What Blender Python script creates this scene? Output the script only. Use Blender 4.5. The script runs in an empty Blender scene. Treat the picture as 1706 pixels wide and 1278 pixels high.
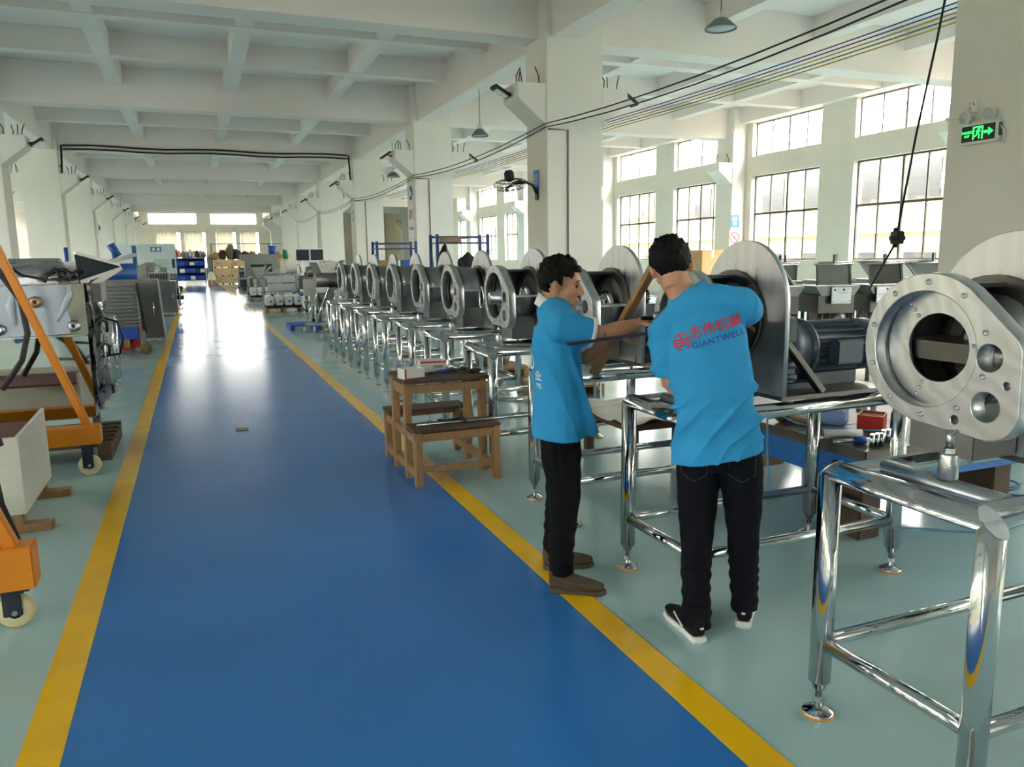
import bpy, bmesh, math, random
from math import sin, cos, pi, radians, sqrt
from mathutils import Vector as V, Matrix, noise
random.seed(7)
SC = bpy.context.scene
COL = SC.collection
# ---------------------------------------------------------------- camera
YAW, PITCH, ROLL, FPX = 3.84894459e-01, 1.63376081e-01, 1.38665204e-02, 1282.94
def camera():
    cy, sy, cp, sp = cos(YAW), sin(YAW), cos(PITCH), sin(PITCH)
    f = V((sy*cp, cy*cp, -sp)); r = V((cy, -sy, 0)); d = f.cross(r)
    c, s = cos(ROLL), sin(ROLL)
    r2 = c*r + s*d; d2 = -s*r + c*d
    m = Matrix((r2, -d2, -f)).transposed().to_4x4()
    m.translation = V((0, 0, 1.63))
    cd = bpy.data.cameras.new('camera'); cd.sensor_width = 36; cd.lens = FPX/1706*36
    cd.clip_start = .05; cd.clip_end = 400
    o = bpy.data.objects.new('camera', cd); COL.objects.link(o); o.matrix_world = m
    SC.camera = o
camera()
# ---------------------------------------------------------------- world, light, exposure
W = bpy.data.worlds.new('sky'); SC.world = W; W.use_nodes = True
bg = W.node_tree.nodes['Background']
bg.inputs[0].default_value = (1.0, .945, .905, 1); bg.inputs[1].default_value = 26.0
SC.view_settings.view_transform = 'Standard'; SC.view_settings.look = 'None'
SC.view_settings.exposure = 0.95; SC.view_settings.gamma = 1; SC.view_settings.use_curve_mapping = False
SC.cycles.max_bounces = 9; SC.cycles.diffuse_bounces = 6; SC.cycles.glossy_bounces = 4
SC.cycles.transparent_max_bounces = 12; SC.cycles.sample_clamp_indirect = 6
SC.cycles.caustics_reflective = False; SC.cycles.caustics_refractive = False
BAYS = [-14+9*k for k in range(10)]          # column lines: -14 ... 67, end wall at 76
XR, XL, YF, YN = 17.6, -15.7, 76.0, -14.0
WIN = [(1.2, 4.3), (5.6, 8.7)]               # window spans inside a bay
UP, LO = (4.82, 5.92), (1.4, 4.19)
def portal(x, y0, y1, z0, z1, sgn):
    l = bpy.data.lights.new('window_portal', 'AREA'); l.shape = 'RECTANGLE'
    l.size = z1-z0; l.size_y = y1-y0; l.cycles.is_portal = True
    o = bpy.data.objects.new('window_portal', l); COL.objects.link(o)
    o.location = (x, (y0+y1)/2, (z0+z1)/2); o.rotation_euler = (0, sgn*pi/2, 0)
for b in BAYS:
    for z in (UP, LO):
        portal(XR+.32, b+1.1, b+8.8, *z, 1); portal(XL-.32, b+1.1, b+8.8, *z, -1)
# ---------------------------------------------------------------- materials
def lin(c):
    return tuple((x/255/12.92 if x/255 <= .04045 else ((x/255+.055)/1.055)**2.4) for x in c) + (1,)
MATS = {}
def mat(name, rgb, rough=.5, metal=0., var=.06, scale=6., bump=0., bscale=60., stretch=(1, 1, 1), rvar=0., spec=.5, coat=0., gen=None):
    m = bpy.data.materials.new(name); m.use_nodes = True; MATS[name] = m
    N, L = m.node_tree.nodes, m.node_tree.links; b = N['Principled BSDF']
    b.inputs['Roughness'].default_value = rough; b.inputs['Metallic'].default_value = metal
    b.inputs['Specular IOR Level'].default_value = spec; b.inputs['Coat Weight'].default_value = coat
    tc = N.new('ShaderNodeTexCoord'); mp = N.new('ShaderNodeMapping'); mp.inputs['Scale'].default_value = stretch
    L.new(tc.outputs['Object'], mp.inputs[0])
    nz = N.new('ShaderNodeTexNoise'); nz.inputs['Scale'].default_value = scale; nz.inputs['Detail'].default_value = 5
    L.new(mp.outputs[0], nz.inputs['Vector'])
    c = lin(rgb)
    mx = N.new('ShaderNodeMix'); mx.data_type = 'RGBA'
    mx.inputs[6].default_value = tuple(max(0, x*(1-var*2)) for x in c[:3])+(1,)
    mx.inputs[7].default_value = tuple(min(1, x*(1+var*2)) for x in c[:3])+(1,)
    L.new(nz.outputs[0], mx.inputs[0]); L.new(mx.outputs[2], b.inputs['Base Color'])
    if rvar:
        mr = N.new('ShaderNodeMapRange'); mr.inputs[3].default_value = max(.02, rough-rvar); mr.inputs[4].default_value = rough+rvar
        mr.inputs[1].default_value = .3; mr.inputs[2].default_value = .7
        L.new(nz.outputs[0], mr.inputs[0]); L.new(mr.outputs[0], b.inputs['Roughness'])
    if bump:
        n2 = N.new('ShaderNodeTexNoise'); n2.inputs['Scale'].default_value = bscale; n2.inputs['Detail'].default_value = 4
        L.new(mp.outputs[0], n2.inputs['Vector'])
        bp = N.new('ShaderNodeBump'); bp.inputs['Strength'].default_value = bump; bp.inputs['Distance'].default_value = .02
        L.new(n2.outputs[0], bp.inputs['Height']); L.new(bp.outputs[0], b.inputs['Normal'])
    return m
def emit(name, rgb, s):
    m = bpy.data.materials.new(name); m.use_nodes = True; MATS[name] = m
    b = m.node_tree.nodes['Principled BSDF']; b.inputs['Base Color'].default_value = lin(rgb)
    b.inputs['Emission Color'].default_value = lin(rgb); b.inputs['Emission Strength'].default_value = s
def clear(name, rgb, tr, rough=.02):
    m = bpy.data.materials.new(name); m.use_nodes = True; MATS[name] = m
    N, L = m.node_tree.nodes, m.node_tree.links
    N.remove(N['Principled BSDF'])
    t = N.new('ShaderNodeBsdfTransparent'); t.inputs[0].default_value = lin(rgb)
    g = N.new('ShaderNodeBsdfGlossy'); g.inputs['Roughness'].default_value = rough
    mx = N.new('ShaderNodeMixShader'); mx.inputs[0].default_value = 1-tr
    L.new(t.outputs[0], mx.inputs[1]); L.new(g.outputs[0], mx.inputs[2]); L.new(mx.outputs[0], N['Material Output'].inputs[0])
mat('plaster', (228, 224, 218), .85, var=.025, scale=1.2, bump=.05, bscale=14)
mat('wallpaint', (222, 215, 204), .85, var=.05, scale=1.5, bump=.08, bscale=9)
mat('mottled', (226, 214, 184), .85, var=.12, scale=2.2, bump=.1)
mat('ceilpaint', (236, 226, 221), .9, var=.02, scale=1.)
mat('teal', (170, 202, 205), .15, var=.05, scale=1.6, rvar=.04)
mat('blue', (54, 118, 190), .19, var=.05, scale=1.3, rvar=.02, spec=.3)
mat('yellow', (246, 188, 22), .2, var=.07, scale=5, rvar=.05)
mat('steel', (186, 189, 194), .3, 1, var=.05, scale=5, stretch=(1, 1, 9), rvar=.07, bump=.03, bscale=40)
mat('brushed', (186, 190, 196), .33, 1, var=.04, scale=4)
def milled(m, lo, hi):
    N, L = m.node_tree.nodes, m.node_tree.links; b = N['Principled BSDF']
    tc = N.new('ShaderNodeTexCoord'); mp = N.new('ShaderNodeMapping'); mp.inputs['Location'].default_value = (0, .35, -1.62); L.new(tc.outputs['Object'], mp.inputs[0])
    w = N.new('ShaderNodeTexWave'); w.wave_type = 'RINGS'; w.rings_direction = 'SPHERICAL'; w.inputs['Scale'].default_value = 7; w.inputs['Distortion'].default_value = 7; w.inputs['Detail'].default_value = 2; w.inputs['Detail Scale'].default_value = 1.2
    L.new(mp.outputs[0], w.inputs[0]); mx = N.new('ShaderNodeMix'); mx.data_type = 'RGBA'; mx.inputs[6].default_value = lin(lo); mx.inputs[7].default_value = lin(hi)
    L.new(w.outputs[1], mx.inputs[0]); L.new(mx.outputs[2], b.inputs['Base Color'])
    r = N.new('ShaderNodeMapRange'); r.inputs[3].default_value = .35; r.inputs[4].default_value = .3; L.new(w.outputs[1], r.inputs[0]); L.new(r.outputs[0], b.inputs['Roughness'])
milled(MATS['brushed'], (184, 187, 191), (200, 203, 207))
mat('streaked', (190, 193, 198), .36, 1, var=.16, scale=9, stretch=(2, 2.6, .35), rvar=.12)
mat('dullsteel', (126, 127, 126), .38, .9, var=.12, scale=4, rvar=.06)
mat('chrome', (208, 211, 215), .1, 1, var=.02, rvar=.03)
mat('mirror', (214, 216, 214), .04, 1, var=.01, bump=.01, bscale=2)
mat('darksteel', (96, 94, 91), .38, 1, var=.15, scale=4, rvar=.08)
mat('greysteel', (150, 150, 147), .4, 1, var=.08, scale=5)
mat('motor', (58, 72, 88), .42, var=.05)
mat('orange', (214, 130, 22), .38, var=.07, scale=4)
mat('black', (20, 20, 22), .45)
mat('rubber', (28, 28, 30), .6, bump=.02)
mat('cream', (216, 202, 160), .5)
mat('brass', (176, 140, 104), .35, .8)
mat('pad', (214, 150, 76), .5)
mat('wood', (156, 120, 82), .65, var=.2, scale=5, stretch=(9, 1, 1), bump=.05)
mat('woody', (156, 120, 82), .65, var=.2, scale=5, stretch=(1, 9, 1), bump=.05)
mat('woodz', (156, 120, 82), .65, var=.2, scale=5, stretch=(6, 6, .7), bump=.05)
mat('darkwood', (84, 66, 52), .7, var=.22, scale=5, stretch=(1.2, 8, 1), bump=.08)
mat('ply', (206, 174, 130), .7, var=.08, scale=3)
mat('card', (170, 134, 92), .8, var=.06)
mat('white', (232, 232, 230), .5, var=.02)
mat('offwhite', (222, 218, 200), .6, var=.05)
mat('red', (198, 44, 34), .42, var=.05)
mat('bluebin', (36, 84, 190), .45)
mat('rackblue', (32, 60, 128), .4)
mat('machblue', (22, 78, 150), .4, var=.05)
mat('benchblue', (36, 104, 178), .4, var=.09, scale=6)
mat('iron', (92, 90, 84), .42, .55, var=.14, scale=5)
mat('signblue', (52, 120, 206), .5, var=.01)
mat('print_red', (206, 46, 60), .7, var=.02)
mat('print_blue', (34, 74, 150), .7, var=.02)
mat('shirt', (56, 152, 208), .9, var=.05, scale=14, bump=.03, bscale=500, spec=.15)
mat('denim', (15, 17, 24), .9, var=.22, scale=14, bump=.05, bscale=400, spec=.15)
mat('trouser', (19, 19, 22), .9, var=.14, scale=12, bump=.04, bscale=400, spec=.15)
mat('skin', (196, 142, 110), .55, var=.05, scale=9)
mat('hair', (9, 8, 9), .6, var=.3, scale=60, stretch=(1, 1, .3), bump=.5, bscale=120, spec=.15)
mat('shoebrown', (92, 78, 63), .8, var=.16, scale=20, bump=.1, spec=.15)
mat('shoesole', (84, 74, 62), .8, var=.1); mat('shoeblack', (24, 24, 26), .7, var=.1, spec=.15)
mat('curtain', (226, 214, 190), .9, var=.04)
MATS['curtain'].node_tree.nodes['Principled BSDF'].inputs['Transmission Weight'].default_value = .0
def translucent(m, rgb, f):
    N, L = m.node_tree.nodes, m.node_tree.links; t = N.new('ShaderNodeBsdfTranslucent'); t.inputs[0].default_value = lin(rgb)
    mx = N.new('ShaderNodeMixShader'); mx.inputs[0].default_value = f
    L.new(N['Principled BSDF'].outputs[0], mx.inputs[1]); L.new(t.outputs[0], mx.inputs[2]); L.new(mx.outputs[0], N['Material Output'].inputs[0])
translucent(MATS['curtain'], (196, 188, 172), .09)
mat('facade', (124, 113, 86), .9, var=.06, scale=.6)
mat('facadewin', (26, 28, 30), .3)
mat('asphalt', (96, 96, 92), .9)
mat('green', (34, 120, 92), .5)
mat('film', (196, 208, 222), .28, var=.05, scale=5, bump=.08, bscale=7, spec=.6)
mat('darkfilm', (24, 26, 28), .12, var=.4, scale=8, bump=.9, bscale=9, spec=.9)
mat('plastic_sheet', (214, 212, 200), .4, var=.08, bump=.6, bscale=7)
mat('plywhite', (212, 210, 198), .6, var=.05, scale=4, stretch=(1, 1, 5))
mat('brassy', (120, 98, 80), .5); mat('machdark', (34, 40, 56), .45); mat('darkred', (92, 44, 40), .6); mat('mirrorgrey', (196, 196, 184), .12, 1, var=.03); mat('oldwheel', (112, 98, 66), .7); mat('hopperdark', (64, 76, 80), .3, .9, var=.1)
mat('wire_blue', (30, 72, 150), .5); mat('wire_yellow', (200, 170, 50), .5); mat('wire_green', (40, 120, 110), .5)
mat('partpaint', (214, 224, 226), .6, var=.02); mat('ltgreen', (178, 206, 196), .4); mat('ltgreyblue', (140, 150, 170), .7); mat('crateb', (112, 100, 74), .7); mat('darkglass', (88, 86, 82), .25, .8, var=.1); mat('ltblue', (132, 164, 220), .45); mat('ltgrey', (190, 194, 196), .5); mat('hose', (92, 150, 186), .4)
emit('exit_green', (40, 235, 90), 1.6)
clear('glass', (244, 247, 246), .93)
clear('polyfilm', (225, 228, 230), .55, .12)
clear('poly', (235, 238, 240), .6, .15)
# ---------------------------------------------------------------- mesh helpers
def frame_of(t, ref=None):
    t = t.normalized()
    r = V(ref) if ref is not None else (V((0, 0, 1)) if abs(t.z) < .9 else V((1, 0, 0)))
    a = r - t*r.dot(t)
    if a.length < 1e-6: a = V((1, 0, 0)) - t*t.x
    a.normalize(); return a, t.cross(a)
class MB:
    def __init__(s): s.v, s.f, s.s = [], [], []
    def add(s, vs, fs, sm=False):
        o = len(s.v); s.v += [tuple(p) for p in vs]
        for q in fs: s.f.append([i+o for i in q]); s.s.append(sm)
        return s
    def box(s, x0, x1, y0, y1, z0, z1, m=None):
        p = [V((x, y, z)) for z in (z0, z1) for y in (y0, y1) for x in (x0, x1)]
        if m is not None: p = [m @ q for q in p]
        return s.add(p, [(0, 2, 3, 1), (4, 5, 7, 6), (0, 1, 5, 4), (2, 6, 7, 3), (0, 4, 6, 2), (1, 3, 7, 5)])
    def bar(s, p, q, w, h, up=(0, 0, 1)):
        p, q = V(p), V(q); a, b = frame_of(q-p, up)      # a ~ up (h), b side (w)
        r = [p+a*i*h/2+b*j*w/2 for i, j in ((-1, -1), (-1, 1), (1, 1), (1, -1))]
        e = [x+(q-p) for x in r]
        return s.add(r+e, [(0, 1, 2, 3), (7, 6, 5, 4), (0, 4, 5, 1), (1, 5, 6, 2), (2, 6, 7, 3), (3, 7, 4, 0)])
    def cyl(s, p, q, r, r2=None, n=16, cap=True):
        return s.tube([p, q], [r, r if r2 is None else r2], n, cap)
    def tube(s, pts, r, n=10, cap=True, ref=None, closed=False):
        pts = [V(p) for p in pts]; k = len(pts)
        R = r if isinstance(r, (list, tuple)) else [r]*k
        vs = []; a = None
        for i, p in enumerate(pts):
            if closed: t = pts[(i+1) % k]-pts[i-1]
            else: t = pts[min(i+1, k-1)]-pts[max(i-1, 0)]
            a, b = frame_of(t, ref if ref is not None else a)
            ra, rb = R[i] if isinstance(R[i], (list, tuple)) else (R[i], R[i])
            vs += [p+a*ra*cos(2*pi*j/n)+b*rb*sin(2*pi*j/n) for j in range(n)]
        fs = []
        for i in range(k if closed else k-1):
            i2 = (i+1) % k
            for j in range(n):
                fs.append((i*n+j, i*n+(j+1) % n, i2*n+(j+1) % n, i2*n+j))
        s.add(vs, fs, True)
        if cap and not closed:
            o = len(s.v)-len(vs)
            s.f.append([o+j for j in reversed(range(n))]); s.s.append(False)
            s.f.append([o+(k-1)*n+j for j in range(n)]); s.s.append(False)
        return s
    def lathe(s, prof, o=(0, 0, 0), ax=(0, 0, 1), n=24, a0=0., a1=2*pi, sm=True):
        o, ax = V(o), V(ax).normalized(); a, b = frame_of(ax)
        full = abs(a1-a0-2*pi) < 1e-4; m = n if full else n+1
        vs = [o+ax*h+(a*cos(t)+b*sin(t))*r for r, h in prof for t in [a0+(a1-a0)*j/n for j in range(m)]]
        fs = []
        for i in range(len(prof)-1):
            for j in range(n):
                j2 = (j+1) % m
                fs.append((i*m+j, i*m+j2, (i+1)*m+j2, (i+1)*m+j))
        return s.add(vs, fs, sm)
    def prism(s, poly, f0, f1, sm=False):
        """poly: list of 2-tuples; f0/f1 map (a,b) -> point on each end"""
        n = len(poly)
        s.add([f0(*p) for p in poly]+[f1(*p) for p in poly],
              [tuple(reversed(range(n))), tuple(range(n, 2*n))])
        o = len(s.v)-2*n
        for i in range(n):
            j = (i+1) % n; s.f.append([o+i, o+j, o+n+j, o+n+i]); s.s.append(sm)
        return s
    def ball(s, c, r, n=12, k=8):
        c = V(c); r = V(r) if not isinstance(r, (int, float)) else V((r, r, r))
        vs = []; fs = []
        for i in range(k+1):
            t = pi*i/k
            for j in range(n):
                p = 2*pi*j/n; vs.append(c+V((r.x*sin(t)*cos(p), r.y*sin(t)*sin(p), -r.z*cos(t))))
        for i in range(k):
            for j in range(n): fs.append((i*n+j, i*n+(j+1) % n, (i+1)*n+(j+1) % n, (i+1)*n+j))
        return s.add(vs, fs, True)
    def mesh(s, name, bevel=0, seg=2):
        me = bpy.data.meshes.new(name); me.from_pydata(s.v, [], s.f)
        me.polygons.foreach_set('use_smooth', s.s)
        bm = bmesh.new(); bm.from_mesh(me)
        bmesh.ops.remove_doubles(bm, verts=bm.verts, dist=1e-6)
        bmesh.ops.recalc_face_normals(bm, faces=bm.faces)
        if bevel:
            es = [e for e in bm.edges if len(e.link_faces) == 2 and e.calc_face_angle(0) > .6]
            bmesh.ops.bevel(bm, geom=es, offset=bevel, segments=seg, affect='EDGES', clamp_overlap=True)
        bm.to_mesh(me); bm.free(); me.update()
        return me
    def build(s, name, material, parent=None, bevel=0, kind=None, label=None, seg=2):
        return obj(name, s.mesh(name, bevel, seg), material, parent, kind, label)
def obj(name, me, material, parent=None, kind=None, label=None):
    o = bpy.data.objects.new(name, me); COL.objects.link(o)
    if material: me.materials.clear(); me.materials.append(MATS[material])
    if parent: o.parent = parent
    if kind: o['kind'] = kind
    if label: o['label'] = label
    return o
def tag(o, label, cat, group=None):
    o['label'] = label; o['category'] = cat
    if group: o['group'] = group
    return o
def thing(name, label, cat, loc=(0, 0, 0), rz=0., group=None, kind=None):
    o = bpy.data.objects.new(name, None); o.empty_display_size = .1; COL.objects.link(o)
    o.location = loc; o.rotation_euler = (0, 0, rz)
    if kind: o['kind'] = kind; o['label'] = label
    else: tag(o, label, cat, group)
    return o
def kids(o): return [c for c in bpy.data.objects if c.parent == o]
def dup(root, loc, rz=0., label=None, group=None, tree=None, scale=None):
    t = tree or tree_of(root)
    def cp(node, par):
        src, ch = node; c = src.copy(); COL.objects.link(c); c.parent = par
        for x in ch: cp(x, c)
        return c
    r = cp(t, None); r.location = loc; r.rotation_euler = (0, 0, rz)
    if scale: r.scale = scale
    if label: r['label'] = label
    if group: r['group'] = group
    return r
def tree_of(o): return (o, [tree_of(c) for c in kids(o)])
def plate(polys, t, bev=0., res=4):
    """flat sheet in local XY with holes: 2D curve, filled and extruded along Z (0..t)"""
    cu = bpy.data.curves.new('outline', 'CURVE'); cu.dimensions = '2D'; cu.fill_mode = 'BOTH'
    cu.extrude = t/2-bev; cu.bevel_depth = bev; cu.bevel_resolution = 1
    for p in polys:
        sp = cu.splines.new('POLY'); sp.points.add(len(p)-1); sp.use_cyclic_u = True
        for k, (x, y) in enumerate(p): sp.points[k].co = (x, y, 0, 1)
    o = bpy.data.objects.new('outline', cu); COL.objects.link(o)
    dg = bpy.context.evaluated_depsgraph_get()
    me = bpy.data.meshes.new_from_object(o.evaluated_get(dg)); bpy.data.objects.remove(o); bpy.data.curves.remove(cu)
    for v in me.vertices: v.co.z += t/2
    return me
def circ(cx, cy, r, n=32, a0=0., a1=2*pi):
    return [(cx+r*cos(a0+(a1-a0)*i/n), cy+r*sin(a0+(a1-a0)*i/n)) for i in range(n)]
def textmesh(body, size, extrude=.001, align='CENTER', spacing=1., bold=0.):
    cu = bpy.data.curves.new('lettering', 'FONT'); cu.body = body; cu.size = size; cu.extrude = extrude
    cu.align_x = align; cu.space_character = spacing; cu.offset = bold
    o = bpy.data.objects.new('lettering', cu); COL.objects.link(o)
    dg = bpy.context.evaluated_depsgraph_get()
    me = bpy.data.meshes.new_from_object(o.evaluated_get(dg)); bpy.data.objects.remove(o); bpy.data.curves.remove(cu)
    return me
def xform(me, M):
    me.transform(M); return me
def put_text(body, size, M, material, parent, name='lettering', bold=0., spacing=1.):
    return obj(name, xform(textmesh(body, size, .0015, bold=bold, spacing=spacing), M), material, parent)
def facing(loc, right, up):
    r, u = V(right).normalized(), V(up).normalized(); n = r.cross(u)
    m = Matrix((r, u, n)).transposed().to_4x4(); m.translation = V(loc); return m
# ================================================================ the building
fl = MB().box(XL-.3, XR+.3, YN-.3, YF+.3, -.2, 0).build('floor', 'teal', kind='structure', label='teal epoxy factory floor')
MB().box(-.53, 1.53, YN, 58, -.01, .003).build('aisle_paint', 'blue', fl, label='blue painted aisle')
MB().box(-.665, -.53, YN, 58, -.01, .004).build('yellow_line', 'yellow', fl, label='yellow line on the left edge of the blue aisle')
MB().box(1.53, 1.665, YN, 58, -.01, .004).build('yellow_line', 'yellow', fl, label='yellow line on the right edge of the blue aisle')
def window(n, x, y0, y1, z0, z1, cols, rows, sgn, heavy):
    """rows: list of z splits; frame bars and each pane"""
    w = thing('window_%d' % n, 'white-lit factory window', None, (x, y0, z0), kind='structure')
    h = z1-z0; L = y1-y0; fr = MB(); t = .05
    for a in (0, L-t): fr.box(-.03, .03, a, a+t, 0, h)
    for a in (0, h-t): fr.box(-.03, .03, 0, L, a, a+t)
    fr.build('window_frame', 'frame_dark' if heavy else 'frame_grey', w)
    zs = [0]+[r-z0 for r in rows]+[h]
    for r in zs[1:-1]: MB().box(-.028, .028, t, L-t, r-.035, r+.035).build('transom', 'frame_dark', w)
    for i in range(1, cols):
        y = L*i/cols; b = .035 if i == cols//2 else .022
        MB().box(-.025, .025, y-b, y+b, t, h-t).build('mullion', 'frame_dark' if heavy else 'frame_grey', w)
    for i in range(cols):
        for k in range(len(zs)-1):
            MB().box(-.004, .004, L*i/cols, L*(i+1)/cols, zs[k], zs[k+1]).build('pane', 'glass', w)
    return w
mat('frame_dark', (74, 72, 68), .5); mat('frame_grey', (128, 124, 118), .5)
def side_wall(name, x, sgn, last):
    """wall with two upper and two lower windows in each bay; sgn +1: outside lies at +x"""
    o0, o1 = (x, x+.35*sgn) if sgn > 0 else (x-.35, x)
    m = MB()
    for b in BAYS:
        if b >= last: m.box(o0, o1, b, b+9, 0, 6.6); continue
        m.box(o0, o1, b, b+9, 0, LO[0]); m.box(o0, o1, b, b+9, LO[1], UP[0]); m.box(o0, o1, b, b+9, UP[1], 6.6)
        ys = [0, WIN[0][0], WIN[0][1], WIN[1][0], WIN[1][1], 9]
        for i in (0, 2, 4):
            m.box(o0, o1, b+ys[i], b+ys[i+1], LO[0], LO[1]); m.box(o0, o1, b+ys[i], b+ys[i+1], UP[0], UP[1])
    return m.build(name, 'wallpaint', kind='structure', label='cream plaster side wall with tall windows')
side_wall('wall_right', XR, 1, 58); side_wall('wall_left', XL, -1, 99)
def sdup(root, loc, n, tree):
    r = dup(root, loc, tree=tree); r.name = 'window_%d' % n; return r
wu = window(1, XR+.2, 0, 3.1, UP[0], UP[1], 4, [], 1, False); tu = tree_of(wu)
wl = window(2, XR+.2, 0, 3.1, LO[0], LO[1], 4, [2.94], 1, True); tl = tree_of(wl)
nw = 3; first = True
for b in BAYS:
    for y0, y1 in WIN:
        for (z0, z1), w, t in ((UP, wu, tu), (LO, wl, tl)):
            if b < 58:
                if first: w.location = (XR+.2, b+y0, z0)
                else: sdup(w, (XR+.2, b+y0, z0), nw, t); nw += 1
            sdup(w, (XL-.2, b+y0, z0), nw, t); nw += 1
        first = False
MB().box(XR, XR+.3, 58.3, 75.7, 3.2, 3.3).build('trim_1', 'wallpaint', kind='structure', label='ledge across the mottled plaster wall')
MB().box(XR-.02, XR, 58.5, 75.5, .2, 5.6).build('trim_2', 'mottled', kind='structure', label='mottled cream plaster patch on the far wall')
# end wall: two high windows, four curtained openings
ew = MB(); E0, E1 = YF, YF+.35
hw = [(-3.5, .5), (1.6, 5.6)]; lw = [(-2.9, -1.0), (-.6, 1.1), (2.0, 3.7), (4.1, 5.7)]
ew.box(XL-.3, XR+.3, E0, E1, 5.85, 6.6); ew.box(XL-.3, XR+.3, E0, E1, 4.15, 4.85); ew.box(XL-.3, XR+.3, E0, E1, 0, 1.0)
def fill(spans, z0, z1):
    xs = [XL-.3]+[a for s in spans for a in s]+[XR+.3]
    for i in range(0, len(xs), 2): ew.box(xs[i], xs[i+1], E0, E1, z0, z1)
fill(hw, 4.85, 5.85); fill(lw, 1.0, 4.15)
ew.build('wall_back', 'wallpaint', kind='structure', label='far end wall with two bright high windows')
for a, b in hw:
    w = thing('window_%d' % nw, 'bright high window in the far end wall', None, (a, YF+.2, 4.85), kind='structure'); nw += 1
    f = MB()
    for x in (0, b-a-.05): f.box(x, x+.05, -.03, .03, 0, 1)
    for z in (0, .95): f.box(0, b-a, -.03, .03, z, z+.05)
    f.build('window_frame', 'frame_grey', w)
    for i in range(4): MB().box((b-a)*i/4, (b-a)*(i+1)/4, -.004, .004, 0, 1).build('pane', 'glass', w)
for a, b in lw:
    w = thing('window_%d' % nw, 'curtained window in the far end wall', None, (a, YF+.2, 1.0), kind='structure'); nw += 1
    for i in range(2): MB().box((b-a)*i/2, (b-a)*(i+1)/2, -.004, .004, 0, 3.15).build('pane', 'glass', w)
    c = MB(); n = 26; wd = b-a-.25
    pts = [(.0+wd*i/n, .06*sin(i*1.9)) for i in range(n+1)]
    c.add([(x, y-.25, z) for z in (-.9, 3.25) for x, y in pts], [(i, i+1, n+2+i, n+1+i) for i in range(n)], True)
    c.build('curtain', 'curtain', w)
portal_e = bpy.data.lights.new('window_portal', 'AREA'); portal_e.shape = 'RECTANGLE'; portal_e.size = 9.4; portal_e.size_y = 1.1; portal_e.cycles.is_portal = True
pe = bpy.data.objects.new('window_portal', portal_e); COL.objects.link(pe); pe.location = (1.05, YF+.3, 5.35); pe.rotation_euler = (-pi/2, 0, 0)
ew = MB(); E0, E1 = YN-.35, YN
fspan = [(-14, -10)]  # unseen opening, added to let in light from behind the viewer
ew.box(XL-.3, XR+.3, E0, E1, 5.85, 6.6); ew.box(XL-.3, XR+.3, E0, E1, 4.15, 4.85); ew.box(XL-.3, XR+.3, E0, E1, 0, 1.0)
fill(fspan, 4.85, 5.85); fill(fspan, 1.0, 4.15)
ew.build('wall_front', 'wallpaint', kind='structure', label='wall behind the viewer with one added window')
for a, b in fspan:
    w = thing('window_%d' % nw, 'unseen window added behind the viewer for frontal light', None, (a, YN-.2, 1.0), kind='structure'); nw += 1
    for i in range(4): MB().box((b-a)*i/4, (b-a)*(i+1)/4-.05, -.004, .004, 0, 3.15).build('pane', 'glass', w); MB().box((b-a)*(i+1)/4-.05, (b-a)*(i+1)/4, -.03, .03, 0, 3.15).build('mullion', 'frame_grey', w); MB().box((b-a)*i/4, (b-a)*(i+1)/4, -.004, .004, 3.85, 4.85).build('pane', 'glass', w)
    for z0_, z1_ in ((1.0, 4.15), (4.85, 5.85)):
        pd_ = bpy.data.lights.new('window_portal', 'AREA'); pd_.shape = 'RECTANGLE'; pd_.size = b-a; pd_.size_y = z1_-z0_; pd_.cycles.is_portal = True
        po = bpy.data.objects.new('window_portal', pd_); COL.objects.link(po); po.location = ((a+b)/2, YN-.4, (z0_+z1_)/2); po.rotation_euler = (pi/2, 0, 0)
MB().box(-60, 60, -60, YN-.4, -1.6, -1.5).build('ground', 'asphalt', kind='structure', label='ground behind the viewer')
# ceiling slab with downstand beams
ce = MB().box(XL-.35, XR+.35, YN-.35, YF+.35, 6.45, 6.75).build('ceiling', 'ceilpaint', kind='structure', label='white coffered concrete ceiling')
for b in BAYS:
    MB().box(XL, XR, b+.33, b+.9, 5.47, 6.45).build('main_beam', 'ceilpaint', ce, bevel=.012)
    for o in (3.35, 6.35): MB().box(XL, XR, b+o-.16, b+o+.16, 5.96, 6.45).build('cross_beam', 'ceilpaint', ce)
for x in (6.12, -4.68): MB().box(x, x+.5, YN, YF, 5.44, 6.45).build('long_beam', 'ceilpaint', ce, bevel=.012)
for x in (XR-.3, XL): MB().box(x, x+.3, YN, YF, 5.92, 6.45).build('edge_beam', 'ceilpaint', ce)
for x in (-13, -10.4, -7.8, -1.49, 1.21, 3.87, 9.75, 12.4, 15.0):
    MB().box(x-.16, x+.16, YN, YF, 5.98, 6.45).build('rib_beam', 'ceilpaint', ce)
# columns with corbels
def corbel(m, x0, s, wy0, wy1):
    pr = [(0, 4.65), (.54, 4.65), (.54, 4.39), (0, 3.95)]
    m.prism(pr, lambda a, z: (x0+s*a, wy0, z), lambda a, z: (x0+s*a, wy1, z))
def column(name, x0, x1, sides, label):
    c = thing(name, label, None, (x0, 0, 0), kind='structure'); w = x1-x0
    MB().box(0, w, 0, .9, 0, 6.45).build('shaft', 'plaster', c, bevel=.015)
    for s in sides:
        m = MB(); corbel(m, w if s > 0 else 0, s, .02, .72); m.build('corbel', 'plaster', c, bevel=.008)
        for k in range(4):
            bx = (w if s > 0 else 0)+s*(.08+.12*k); by = .12+.16*((k*7) % 4)
            MB().tube([(bx, by, 4.62), (bx+.02*s, by, 4.8), (bx+.05*(k-1.5), by+.03, 4.95)], .012, 6).build('rebar', 'darksteel', c)
    return c
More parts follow.
